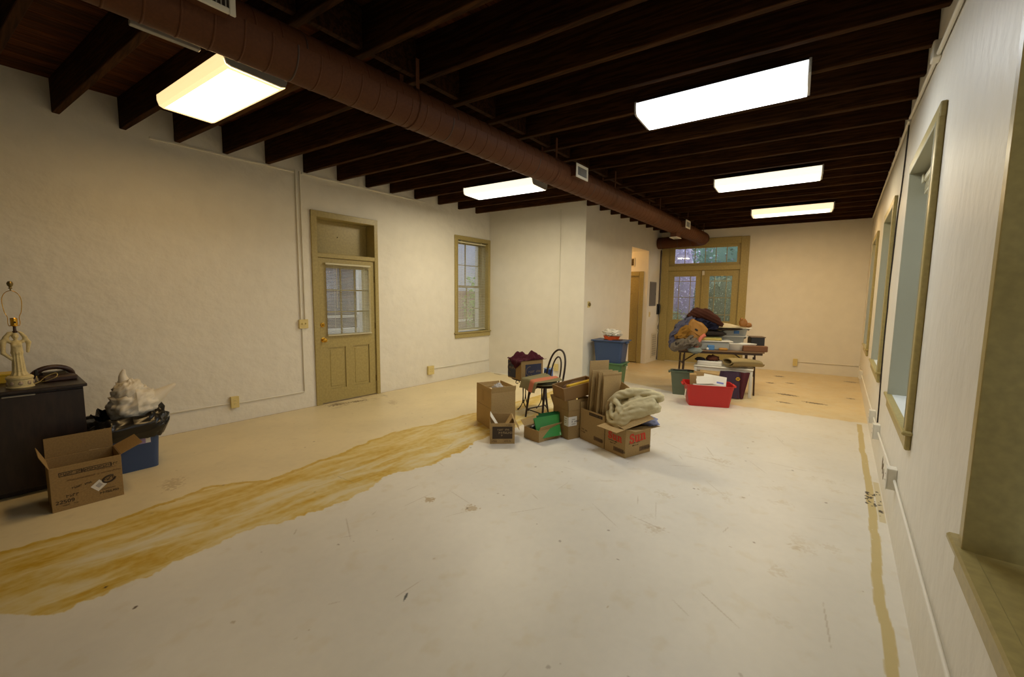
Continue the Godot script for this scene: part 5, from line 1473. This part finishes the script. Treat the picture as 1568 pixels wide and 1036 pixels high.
func build_table_group() -> void:
	var tt := table_turn
	var TH := 0.70
	var w := 1.26; var d := 0.61
	var t := thing("folding_table", "brown folding table heaped with household goods before the french doors", "table", tb(w / 2, d / 2, 0), tt)
	var tm := mat(srgb(70, 50, 36), 0.5)
	bpart(t, "table_top", Vector3(0, TH - 0.012, 0), Vector3(w, 0.024, d), mat(srgb(120, 92, 62), 0.5), 0.005)
	bpart(t, "apron", Vector3(0, TH - 0.04, d / 2 - 0.03), Vector3(w - 0.04, 0.036, 0.012), tm, 0.003)
	bpart(t, "apron", Vector3(0, TH - 0.04, -d / 2 + 0.03), Vector3(w - 0.04, 0.036, 0.012), tm, 0.003)
	for s in [-1.0, 1.0]:
		for q in [-1.0, 1.0]:
			var st := st_new()
			tube(st, [Vector3(s * (w / 2 - 0.12), TH - 0.025, q * (d / 2 - 0.06)), Vector3(s * (w / 2 - 0.1), 0.0, q * (d / 2 - 0.06))], 0.0125, 10)
			part(st, "leg", tm, t)
			st = st_new()
			tube(st, [Vector3(s * (w / 2 - 0.117), 0.6, q * (d / 2 - 0.14)), Vector3(s * (w / 2 - 0.108), 0.3, q * (d / 2 - 0.14))], 0.009, 8)
			tube(st, [Vector3(s * (w / 2 - 0.117), 0.58, q * (d / 2 - 0.06)), Vector3(s * (w / 2 - 0.117), 0.58, q * (d / 2 - 0.14))], 0.008, 8)
			tube(st, [Vector3(s * (w / 2 - 0.108), 0.3, q * (d / 2 - 0.06)), Vector3(s * (w / 2 - 0.108), 0.3, q * (d / 2 - 0.14))], 0.008, 8)
			part(st, "leg_bracket", tm, t)
		var st2 := st_new()
		tube(st2, [Vector3(s * (w / 2 - 0.115), 0.45, 0), Vector3(s * (w / 2 - 0.42), TH - 0.03, 0)], 0.01, 8)
		tube(st2, [Vector3(s * (w / 2 - 0.11), 0.45, -d / 2 + 0.06), Vector3(s * (w / 2 - 0.11), 0.45, d / 2 - 0.06)], 0.009, 8)
		part(st2, "brace", tm, t)
	# --- goods on the table
	var Y := TH + 0.0005
	solid("grey_tray", "long grey lidless tray along the front of the folding table", "tray", tb(0.55, 0.2, Y + 0.065), Vector3(0.44, 0.13, 0.3), M.clear_tub, tt, 0.012)
	var lid := solid("white_slab", "white flat plastic slab lying on the grey tray", "slab", tb(0.57, 0.2, Y + 0.139), Vector3(0.5, 0.016, 0.33), M.white_plastic, tt, 0.005)
	var bk := solid("green_book", "olive green thick book on the white lid", "book", tb(0.5, 0.14, Y + 0.173), Vector3(0.3, 0.05, 0.2), mat(srgb(112, 112, 62), 0.6), tt)
	bpart(bk, "pages", Vector3(0.004, 0.025, 0.002), Vector3(0.296, 0.036, 0.2), mat(srgb(190, 170, 90), 0.7), 0.002)
	solid("blue_packet", "small blue packet against the grey tray", "packet", tb(0.5, 0.03, Y + 0.04), Vector3(0.1, 0.08, 0.03), mat(srgb(70, 120, 170), 0.5), tt, 0.006)
	solid("white_cup", "tiny white cup at the front edge of the folding table", "cup", tb(0.45, 0.025, Y + 0.02), Vector3(0.04, 0.04, 0.03), M.paper, tt, 0.01)
	solid("ochre_dish", "small ochre dish beside the white basin", "dish", tb(0.68, 0.03, Y + 0.02), Vector3(0.13, 0.04, 0.06), mat(srgb(170, 120, 40), 0.5), tt, 0.015)
	# white basin
	t = thing("white_basin", "wide white plastic basin at the front right of the folding table", "basin", tb(0.93, 0.2, Y), tt)
	var st := st_new()
	surf(st, 48, 6, func(u: float, v: float) -> Vector3: return Vector3(cos(-u * TAU) * lerpf(0.19, 0.27, v), 0.105 * v, sin(-u * TAU) * lerpf(0.11, 0.16, v)))
	surf(st, 48, 6, func(u: float, v: float) -> Vector3: return Vector3(cos(-u * TAU) * lerpf(0.265, 0.18, v), 0.105 - 0.1 * v, sin(-u * TAU) * lerpf(0.155, 0.1, v)), 2)
	surf(st, 48, 1, func(u: float, v: float) -> Vector3: return Vector3(cos(-u * TAU) * 0.185 * (1 - v), 0.005, sin(-u * TAU) * 0.105 * (1 - v)), 3)
	part(st, "bowl", M.white_plastic, t)
	solid("brown_case", "flat brown case at the right front corner of the folding table", "case", tb(1.13, 0.05, Y + 0.045), Vector3(0.34, 0.09, 0.1), mat(srgb(112, 72, 40), 0.55), tt, 0.008)
	t = solid("black_case", "black boxy case at the right end of the folding table", "case", tb(1.24, 0.4, Y + 0.1), Vector3(0.2, 0.2, 0.2), mat(srgb(34, 34, 36), 0.45), tt, 0.008)
	bpart(t, "case_lid", Vector3(0, 0.203, 0), Vector3(0.225, 0.016, 0.205), mat(srgb(96, 78, 60), 0.5), 0.004)
	# raised bins at the back
	t = thing("grey_bin", "grey translucent bin behind the white basin with another bin on it", "tub", tb(0.86, 0.46, Y), tt)
	tub(t, 0.4, 0.24, 0.2, 0.9, M.clear_tub)
	bpart(t, "lid", Vector3(0, 0.206, 0), Vector3(0.5, 0.014, 0.27), M.white_plastic, 0.005)
	t = thing("grey_bin", "clear grey bin with a blue sticker stacked highest at the right", "tub", tb(0.9, 0.45, Y + 0.2135), tt)
	tub(t, 0.4, 0.23, 0.12, 0.88, M.clear_tub)
	rect(t, "sticker", tf(Vector3(0.03, 0.06, 0.112)), Vector2(0.08, 0.05), mat(srgb(60, 110, 170), 0.4), 0.0012)
	bpart(t, "lid", Vector3(0.02, 0.126, 0), Vector3(0.47, 0.013, 0.26), M.white_plastic, 0.005)
	# folded dark fabric and a tray of papers bridging over
	st = st_new()
	blob(st, Vector3.ZERO, Vector3(0.26, 0.06, 0.16), 0.15, 1.0, 5, 0.0, 32, 14, Basis(), 0.05)
	tag(part(st, "dark_fabric", cloth(srgb(50, 42, 36)), self, tb(0.5, 0.3, Y + 0.245), tt), "folded dark fabric lying behind the green book", "fabric")
	st = st_new()
	surf(st, 30, 16, func(u: float, v: float) -> Vector3: return Vector3((u - 0.5) * 0.72, 0.012 * sin(u * 9 + v * 4) + 0.05 * (1.0 - pow(absf(u - 0.45) * 2, 2)) * (1.0 - pow(absf(v - 0.5) * 2, 2)), (0.5 - v) * 0.36))
	surf(st, 30, 1, func(u: float, v: float) -> Vector3: return Vector3((u - 0.5) * 0.72, -0.012 + 0.012 * v, 0.18), 2)
	tag(part(st, "cream_linen", cloth(srgb(214, 198, 160)), self, tb(0.67, 0.36, Y + 0.362), tt), "cream linen spread over the stacked bins", "linen")
	st = st_new()
	blob(st, Vector3.ZERO, Vector3(0.34, 0.03, 0.17), 0.1, 1.0, 15, 0.0, 32, 12)
	tag(part(st, "dark_throw", cloth(srgb(64, 52, 40)), self, tb(0.68, 0.36, Y + 0.327), tt), "flat dark throw between the bins and the cream linen", "throw")
	# brown figurine-like ornament at the back
	t = thing("brown_ornament", "small brown carved ornament on the linen at the right", "ornament", tb(1.06, 0.42, Y + 0.345), tt)
	st = st_new()
	blob(st, Vector3(-0.02, 0.06, 0), Vector3(0.06, 0.085, 0.04), 0.3, 1.5, 33, 0.3)
	blob(st, Vector3(0.06, 0.035, 0), Vector3(0.05, 0.045, 0.035), 0.3, 1.5, 34, 0.3)
	blob(st, Vector3(-0.045, 0.13, 0), Vector3(0.028, 0.03, 0.025), 0.3, 1.5, 35, 0)
	part(st, "carving", mat(srgb(140, 92, 34), 0.6), t)
	# --- heap of clothes over the left end
	# [name, label, category, colour, chain of points (right, up, towards the viewer) with radii, fold depth, seed]
	var heap := [
		["slate_garment", "slate blue garment sliding off the left edge of the heap", "clothing", srgb(88, 88, 108), [[-0.06, 0.06, -0.06, 0.07], [-0.02, 0.2, -0.1, 0.09], [0.08, 0.34, -0.13, 0.1], [0.2, 0.46, -0.15, 0.08]], 0.022, 101],
		["grey_garment", "grey knitted garment drooping over the table's left front corner", "clothing", srgb(116, 106, 92), [[-0.05, 0.03, 0.03, 0.07], [0.06, 0.09, 0.03, 0.085], [0.19, 0.13, 0.02, 0.085], [0.3, 0.1, 0.0, 0.06]], 0.02, 102],
		["ochre_garment", "ochre garment bunched above the grey one in the heap", "clothing", srgb(142, 102, 40), [[0.02, 0.2, -0.0, 0.07], [0.1, 0.27, -0.01, 0.085], [0.13, 0.34, -0.04, 0.06]], 0.02, 104],
		["navy_garment", "navy garment under the dark brown ribbed jacket", "clothing", srgb(34, 36, 58), [[0.2, 0.46, -0.2, 0.08], [0.36, 0.42, -0.2, 0.1], [0.56, 0.38, -0.2, 0.07]], 0.02, 105],
		["ribbed_jacket", "dark brown ribbed jacket folded on top of the heap", "clothing", srgb(70, 38, 27), [[0.18, 0.53, -0.14, 0.05], [0.28, 0.58, -0.16, 0.085], [0.42, 0.56, -0.17, 0.09], [0.56, 0.48, -0.18, 0.075], [0.66, 0.4, -0.17, 0.04]], 0.012, 106]]
	for q in heap:
		var lo := Vector3.ONE * 9; var hi := -lo
		for k in q[4]:
			var c := Vector3(k[0], k[1], k[2])
			lo = lo.min(c - Vector3.ONE * (k[3] + 0.04)); hi = hi.max(c + Vector3.ONE * (k[3] + 0.04))
		var fz := FastNoiseLite.new(); fz.seed = q[6]; fz.frequency = 7.5; fz.fractal_octaves = 2
		var chain: Array = q[4]; var deep: float = q[5]
		var ribbed: bool = q[0] == "ribbed_jacket"
		st = st_new()
		nets(st, lo, hi, 0.0115, func(p: Vector3) -> float:
			var e := 1.0
			for k in chain.size() - 1:
				var a: Array = chain[k]; var b: Array = chain[k + 1]
				e = smin(e, caps(p, Vector3(a[0], a[1], a[2]), Vector3(b[0], b[1], b[2]), a[3], b[3]), 0.03)
			if ribbed: return e + deep * absf(sin((p.y + 0.5 * p.x) * 62.0)) - 0.004
			var n := fz.get_noise_3d(p.x * 0.7, p.y * 1.1 - p.x * 0.6, p.z)
			return e + deep * (4.2 * absf(n) - 0.8))
		tag(part(st, q[0], cloth(q[3]), self, tb(0, 0, Y), tt), q[1], q[2], "clothes heaped on the folding table")
	# mustard leather bag: slumped pouch with a flap and an eyelet
	t = thing("mustard_bag", "mustard leather bag with a dark eyelet slumped in the heap", "bag", tb(0.26, 0.1, Y + 0.29), tt)
	t.rotation = Vector3(-0.1, tt, -0.55)
	var leather := mat(srgb(150, 104, 30), 0.5)
	st = st_new()
	nets(st, Vector3(-0.22, -0.18, -0.14), Vector3(0.22, 0.2, 0.14), 0.0115, func(p: Vector3) -> float:
		var e := (p.abs() - Vector3(0.12, 0.09 + 0.03 * cos(p.x * 9.0), 0.04))
		return Vector3(maxf(e.x, 0), maxf(e.y, 0), maxf(e.z, 0)).length() + minf(maxf(e.x, maxf(e.y, e.z)), 0.0) - 0.04 + 0.006 * sin(p.x * 40.0 + p.y * 25.0))
	part(st, "pouch", leather, t)
	st = st_new()
	rbox(st, Vector3(0, 0.03, 0.078), Vector3(0.27, 0.14, 0.012), 0.006, Basis(Vector3.RIGHT, -0.06))
	part(st, "front_flap", leather, t)
	st = st_new()
	blob(st, Vector3(0.0, 0.02, 0.088), Vector3(0.028, 0.016, 0.006), 0.1, 1, 1, 0, 12, 8)
	part(st, "eyelet", M.black_plastic, t)
	st = st_new()
	tube(st, smooth_path([tb(0.4, 0.0, Y + 0.24), tb(0.34, -0.01, Y + 0.19), tb(0.31, -0.02, Y + 0.12), tb(0.3, -0.02, Y + 0.06), tb(0.24, -0.01, Y + 0.03)]), 0.03, 10, 0.02)
	tag(part(st, "salmon_scarf", cloth(srgb(222, 128, 104))), "salmon pink scarf trailing from the heap onto the table", "scarf")
	st = st_new()
	blob(st, Vector3.ZERO, Vector3(0.09, 0.05, 0.03), 0.5, 1.7, 120, 0, 22, 12, Basis(), 0.2)
	tag(part(st, "pale_cloth", cloth(srgb(150, 160, 150)), self, tb(0.26, -0.025, Y - 0.01), tt), "pale grey-green cloth hanging at the table edge below the scarf", "cloth")
	# --- white side table with things on it
	t = thing("side_table", "low white table tucked under the folding table", "table", Vector3(-1.43, 0, -7.3), 0.12)
	bpart(t, "table_top", Vector3(0, 0.437, 0), Vector3(0.84, 0.026, 0.42), M.white_plastic, 0.008)
	for s in [-1.0, 1.0]:
		bpart(t, "apron", Vector3(0, 0.4, s * 0.185), Vector3(0.74, 0.05, 0.02), M.white_plastic, 0.004)
		for q in [-1.0, 1.0]: bpart(t, "leg", Vector3(s * 0.39, 0.21, q * 0.18), Vector3(0.045, 0.42, 0.045), M.white_plastic, 0.008)
	t = thing("white_tray", "white tray of odds and ends on the low white table", "tray", Vector3(-1.62, 0.4505, -7.22), 0.15)
	bpart(t, "tray_body", Vector3(0, 0.035, 0), Vector3(0.36, 0.07, 0.24), M.paper, 0.012)
	st = st_new()
	blob(st, Vector3(0.04, 0.1, 0), Vector3(0.09, 0.05, 0.08), 0.5, 1.6, 131, 0.2, 22, 12, Basis(), 0.2)
	tag(part(st, "brown_cloth", cloth(srgb(106, 62, 44)), self, Vector3(-1.62, 0.455, -7.22)), "reddish brown cloth piled in the white tray", "cloth")
	st = st_new()
	blob(st, Vector3.ZERO, Vector3(0.08, 0.035, 0.06), 0.3, 1.6, 132, 0.2)
	tag(part(st, "dark_pouch", cloth(srgb(58, 52, 56)), self, Vector3(-1.76, 0.53, -7.18)), "small dark pouch at the left of the white tray", "pouch")
	# folded carpet
	t = thing("folded_carpet", "beige carpet loosely rolled on the low white table", "carpet", Vector3(-1.15, 0.4505, -7.24), 0.7)
	st = st_new()
	# a loose flattened roll, its open end to the left
	var sp := []
	for i in 45:
		var a := i / 44.0 * TAU * 1.6
		var k := 1.0 - 0.5 * i / 44.0
		sp.append(Vector2(cos(a) * 0.17 * k + 0.02 * sin(a * 0.5), 0.092 + sin(a + PI) * 0.075 * k))
	for side in [0.0, 1.0]:
		surf(st, sp.size() - 1, 10, func(u: float, v: float) -> Vector3:
			var i := int(round(u * (sp.size() - 1)))
			var p: Vector2 = sp[i]
			var dn: Vector2 = (sp[mini(i + 1, sp.size() - 1)] - sp[maxi(i - 1, 0)]).normalized().orthogonal()
			p += dn * 0.014 * side
			return Vector3((v - 0.5) * 0.5 + 0.08 * p.x, maxf(p.y * (1.0 + 0.25 * v - 0.5 * v * v), 0.001), p.x * (1.0 - 0.25 * v)))
	for e in [0.0, 1.0]:
		surf(st, sp.size() - 1, 1, func(u: float, v: float) -> Vector3:
			var i := int(round(u * (sp.size() - 1)))
			var p: Vector2 = sp[i]
			var dn: Vector2 = (sp[mini(i + 1, sp.size() - 1)] - sp[maxi(i - 1, 0)]).normalized().orthogonal()
			p += dn * 0.014 * v
			return Vector3((e - 0.5) * 0.5 + 0.08 * p.x, maxf(p.y * (1.0 + 0.25 * e - 0.5 * e * e), 0.001), p.x * (1.0 - 0.25 * e)), 2)
	part(st, "carpet_roll", cloth(srgb(176, 156, 108)), t)
	# patterned bag hanging at the right
	t = thing("patterned_bag", "dark plum tote bag with yellow flowers hanging under the table", "bag", Vector3(-1.27, 0, -6.98), 0.35)
	st = st_new()
	surf(st, 28, 12, func(u: float, v: float) -> Vector3:
		var a := -u * TAU
		var k := 1.0 + 0.12 * sin(u * 31.0)
		return Vector3(cos(a) * 0.17 * (1.0 - 0.25 * v) * k, 0.012 + 0.4 * v, sin(a) * 0.06 * (1 - 0.35 * v) * k))
	part(st, "bag_body", cloth(srgb(78, 62, 82)), t)
	for q in [[-0.1, 0.3, 0.042], [0.1, 0.31, 0.045], [0.02, 0.17, 0.056], [-0.11, 0.12, 0.045]]:
		st = st_new()
		for k in 6: blob(st, Vector3(q[0] + cos(k * 1.05) * 0.02, q[1] + sin(k * 1.05) * 0.02, q[2]), Vector3(0.012, 0.012, 0.004), 0, 1, 1, 0, 10, 6)
		part(st, "flower_print", mat(srgb(190, 150, 40), 0.8), t)
	t = thing("plum_cloth", "plum red cloth draped from the patterned bag to the floor", "cloth", Vector3(-1.13, 0, -7.03), 0.3)
	st = st_new()
	surf(st, 16, 14, func(u: float, v: float) -> Vector3: return Vector3((u - 0.5) * 0.16 * (0.5 + v), 0.01 + 0.4 * v, 0.02 * sin(u * 12.0) + 0.04 * (1 - v)))
	part(st, "drape", cloth(srgb(96, 48, 56)), t)
	# green bin
	t = thing("waste_bin", "grey green plastic bin standing left of the red tub", "bin", Vector3(-1.93, 0, -6.81), 0.3)
	tub(t, 0.33, 0.26, 0.37, 0.76, M.green_tub)
	t = thing("handled_tool", "dark handled tool lying across the rim of the green bin", "tool", Vector3(-1.9, 0.3725, -6.8), 0.35)
	st = st_new()
	tube(st, smooth_path([Vector3(-0.16, 0.012, 0.02), Vector3(-0.05, 0.014, 0.01), Vector3(0.06, 0.014, -0.01), Vector3(0.15, 0.012, 0.02)]), 0.011, 8)
	part(st, "shaft", M.black_plastic, t)
	st = st_new()
	lathe(st, Vector3(0.07, 0.0, 0.04), [[0.0, 0.004], [0.026, 0.004], [0.03, 0.014], [0.02, 0.022], [0, 0.022]], 16)
	part(st, "round_head", M.iron, t)
	# red tub with papers
	t = thing("red_tub", "red plastic tub filled with papers on the floor before the tables", "tub", Vector3(-1.44, 0, -6.38), 0.41)
	tub(t, 0.62, 0.4, 0.305, 0.86, M.red_tub)
	rect(t, "side_sticker", Transform3D(Basis(Vector3.UP, -PI / 2) * Basis(Vector3.RIGHT, -0.12), Vector3(-0.298, 0.17, 0.05)), Vector2(0.1, 0.18), M.paper, 0.003)
	var pc := t.position
	var bs := Basis(Vector3.UP, 0.41)
	solid("white_box", "flat white box lying across the red tub", "box", pc + bs * Vector3(0.0, 0.27, 0.06), Vector3(0.42, 0.05, 0.22), M.paper_grey, 0.41)
	var wp := [["brown_folder", "brown folder standing at the back of the red tub", M.card_dark, Vector3(-0.02, 0.37, -0.06), Vector3(-0.35, 0.41, -0.12), Vector3(0.34, 0.15, 0.012)], ["white_envelope", "white envelope with blue print in the red tub", M.paper, Vector3(0.08, 0.36, 0.04), Vector3(-0.5, 0.45, -0.16), Vector3(0.3, 0.14, 0.01)], ["paper_bundle", "crinkled white paper bundle in the red tub", M.paper, Vector3(-0.06, 0.355, 0.06), Vector3(-0.6, 0.35, 0.1), Vector3(0.22, 0.12, 0.02)], ["tan_carton_piece", "small tan carton at the left of the red tub", M.card, Vector3(-0.2, 0.34, 0.0), Vector3(0.05, 0.3, 0.08), Vector3(0.09, 0.18, 0.1)]]
	for q in wp:
		var n := thing(q[0], q[1], "paper", pc + bs * q[3])
		n.rotation = q[4]
		bpart(n, "body", Vector3.ZERO, q[5], q[2], 0.003)
		if q[0] == "white_envelope": bpart(n, "blue_print", Vector3(0.07, -0.03, 0.0055), Vector3(0.09, 0.025, 0.001), mat(srgb(110, 120, 190), 0.7), 0.0003)

# ---------------------------------------------------------------- outdoors, seen through the glass
func leafy(called: String, label: String, category: String, at: Vector3, size: Vector3, count: int, cols: Array, leaf: float, sd: int, group: String) -> void:
	var t := thing(called, label, category, at, 0, group)
	rng.seed = sd
	var st := st_new()
	quad(st, Vector3(-0.5, 0, 0), Vector3(0, -0.28, 0.06), Vector3(0.5, 0, 0), Vector3(0, 0.28, 0.06))
	st.generate_normals()
	var mm := MultiMesh.new()
	mm.transform_format = MultiMesh.TRANSFORM_3D
	mm.use_colors = true
	mm.mesh = st.commit()
	mm.instance_count = count
	for i in count:
		var d := Vector3(rng.randfn(), rng.randfn(), rng.randfn()).normalized() * pow(rng.randf(), 0.45)
		var p := Vector3(d.x * size.x / 2, size.y * (0.55 + 0.45 * d.y), d.z * size.z / 2)
		var b := Basis.from_euler(Vector3(rng.randf() * 6.3, rng.randf() * 6.3, rng.randf() * 6.3)).scaled(Vector3.ONE * leaf * rng.randf_range(0.6, 1.3))
		mm.set_instance_transform(i, Transform3D(b, p))
		var c: Color = cols[rng.randi() % cols.size()]
		mm.set_instance_color(i, c.srgb_to_linear() * rng.randf_range(0.75, 1.25))
	var m := mat(Color.WHITE, 0.6)
	m.vertex_color_use_as_albedo = true
	m.backlight_enabled = true
	m.backlight = grey(0.4)
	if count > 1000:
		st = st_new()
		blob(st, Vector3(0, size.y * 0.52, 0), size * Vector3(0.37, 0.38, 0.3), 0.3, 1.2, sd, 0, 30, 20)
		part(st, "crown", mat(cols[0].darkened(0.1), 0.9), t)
	var mi := MultiMeshInstance3D.new()
	mi.name = "foliage"
	mi.multimesh = mm
	mi.material_override = m
	mi.set_meta("kind", "stuff")
	t.add_child(mi)
	st = st_new()
	tube(st, smooth_path([Vector3(0, -0.02, 0), Vector3(0.05, size.y * 0.3, 0.03), Vector3(-0.04, size.y * 0.6, 0)]), 0.05, 8, 0.02)
	part(st, "trunk", mat(srgb(84, 66, 48), 0.8), t)

func build_outside() -> void:
	var st := st_new()
	bbox(st, Vector3(-40, -0.4, -40), Vector3(40, -0.21, 30))
	var gm := tri_mat(mat(srgb(150, 144, 132), 0.9), Vector3(0.4, 0.4, 0.4), M.cloth_tex)
	structure(st, "ground", gm)
	var violet := [srgb(200, 188, 214), srgb(222, 210, 236), srgb(196, 176, 218), srgb(240, 234, 244), srgb(160, 168, 144)]
	var green := [srgb(138, 148, 112), srgb(160, 176, 124), srgb(116, 132, 96), srgb(184, 194, 158)]
	var teal := [srgb(118, 150, 128), srgb(140, 176, 150), srgb(96, 134, 110), srgb(150, 158, 176), srgb(176, 182, 196)]
	leafy("wisteria", "mauve flowering wisteria outside the left french door", "vine", Vector3(-4.0, -0.21, -13.0), Vector3(1.5, 4.0, 0.9), 6000, violet, 0.06, 7, "plants outside")
	leafy("hedge_shrub", "green shrub outside the right french door", "shrub", Vector3(-2.65, -0.21, -13.2), Vector3(1.7, 2.6, 0.9), 5000, green, 0.06, 8, "plants outside")
	leafy("hedge_shrub", "low green shrub below the mauve wisteria", "shrub", Vector3(-4.0, -0.21, -12.4), Vector3(1.5, 1.5, 0.7), 2600, green, 0.06, 9, "plants outside")
	leafy("leafy_tree", "bluish green tree beyond the transom", "tree", Vector3(-3.0, -0.21, -15.5), Vector3(3.4, 5.0, 1.6), 4000, teal, 0.13, 10, "plants outside")
	st = st_new()
	bbox(st, Vector3(-9.5, -0.21, -17.5), Vector3(2.5, 4.6, -17.2))
	tag(part(st, "garden_wall", tri_mat(mat(srgb(134, 126, 120), 0.9), Vector3(0.8, 0.8, 0.8), M.cloth_tex)), "grey garden wall behind the plants outside the french doors", "wall")
	# side yard seen through the left door and window
	var t := thing("porch_railing", "white porch post and rails outside the side door", "railing", Vector3(-7.2, -0.21, 0))
	bpart(t, "post", Vector3(0, 1.15, -4.44), Vector3(0.09, 2.3, 0.09), M.white_plastic, 0.006)
	bpart(t, "top_rail", Vector3(0, 1.33, -3.2), Vector3(0.06, 0.05, 2.38), M.white_plastic, 0.006)
	bpart(t, "bottom_rail", Vector3(0, 1.06, -3.2), Vector3(0.06, 0.09, 2.38), M.white_plastic, 0.006)
	st = st_new()
	bbox(st, Vector3(-9.6, -0.21, -7.4), Vector3(-9.3, 3.6, 1.0))
	tag(part(st, "dark_shed", tri_mat(mat(srgb(92, 84, 88), 0.9), Vector3(0.6, 3.0, 0.6), M.cloth_tex)), "dark weathered shed wall outside the side door", "building")
	t = thing("brick_house", "pinkish brick house with grey siding outside the left window", "building", Vector3(-10.2, -0.21, -11.2))
	bpart(t, "brick_wall", Vector3(0, 0.95, 0), Vector3(0.3, 1.9, 7.0), tri_mat(mat(srgb(172, 140, 128), 0.9), Vector3(1, 4, 1), M.cloth_tex), 0.01)
	bpart(t, "siding", Vector3(0, 3.1, 0), Vector3(0.26, 2.4, 7.0), mat(srgb(186, 188, 198), 0.8), 0.01)
	bpart(t, "white_ledge", Vector3(0.2, 0.92, 0), Vector3(0.1, 0.07, 7.0), M.white_plastic, 0.01)
	leafy("leafy_shrub", "bright green leafy shrub outside the left window", "shrub", Vector3(-8.9, -0.21, -9.35), Vector3(0.6, 2.6, 0.75), 420, [srgb(150, 190, 90), srgb(120, 168, 76), srgb(170, 205, 120)], 0.11, 12, "plants outside")

func _ready() -> void:
	build_view()
	M.cloth_tex = noise_tex(0.06, 15, [grey(0.82), grey(1.0)], 4)
	make_materials()
	build_shell()
	build_left_door()
	build_windows()
	build_french_doors()
	build_duct()
	build_lights()
	build_fixtures()
	build_left_corner()
	build_centre_cartons()
	build_chair_group()
	build_table_group()
	build_outside()

func build_view() -> void:
	var cam := Camera3D.new()
	cam.name = "camera"
	add_child(cam)
	var yaw := 0.6684; var pitch := 0.0986; var roll := -0.0109
	var fw := Vector3(-sin(yaw), 0, -cos(yaw)); var rt := Vector3(cos(yaw), 0, -sin(yaw))
	var f := fw * cos(pitch) - Vector3.UP * sin(pitch)
	var u0 := fw * sin(pitch) + Vector3.UP * cos(pitch)
	cam.transform = Transform3D(Basis(rt * cos(roll) - u0 * sin(roll), rt * sin(roll) + u0 * cos(roll), -f), Vector3(0, 1.5, 0))
	cam.fov = rad_to_deg(2 * atan(518.0 / 638.07))
	cam.near = 0.05
	cam.far = 200
	cam.current = true
	var we := WorldEnvironment.new()
	var e := Environment.new()
	e.background_mode = Environment.BG_SKY
	var sm := ProceduralSkyMaterial.new()
	sm.sky_top_color = srgb(206, 218, 236)
	sm.sky_horizon_color = srgb(222, 228, 236)
	sm.ground_bottom_color = srgb(120, 118, 112)
	sm.ground_horizon_color = srgb(170, 172, 172)
	sm.sky_energy_multiplier = 1.0
	var sky := Sky.new()
	sky.sky_material = sm
	e.sky = sky
	e.background_energy_multiplier = 2.4
	e.tonemap_mode = Environment.TONE_MAPPER_LINEAR
	e.tonemap_exposure = 1.0
	e.sdfgi_enabled = true
	e.ssao_enabled = true
	e.ssil_enabled = true
	we.environment = e
	we.name = "environment"
	add_child(we)

func build_lights() -> void:
	var cool := Color(0.97, 0.99, 1.0)
	var mid := Color(1.0, 0.93, 0.78)
	var warm := Color(1.0, 0.82, 0.55)
	var amber := Color(1.0, 0.78, 0.4)
	ceiling_light(-0.855, -3.58, 0.07, "big bright ceiling light nearest the camera on the right", cool, 2.75)
	ceiling_light(-0.87, -6.25, 0.07, "middle one of the three ceiling lights along the right", mid, 3.2)
	ceiling_light(-0.8, -8.6, 0.08, "small far ceiling light before the back wall", warm, 3.0)
	ceiling_light(-0.86, -0.95, 0.07, "ceiling light over the camera at the near end of the right row", mid, 0.4)
	ceiling_light(-3.79, -1.21, 0.09, "warm ceiling light between the duct and the left wall nearest the camera", amber, 1.2)
	ceiling_light(-3.85, -4.66, 0.11, "ceiling light half behind the duct before the partition", mid, 4.2)
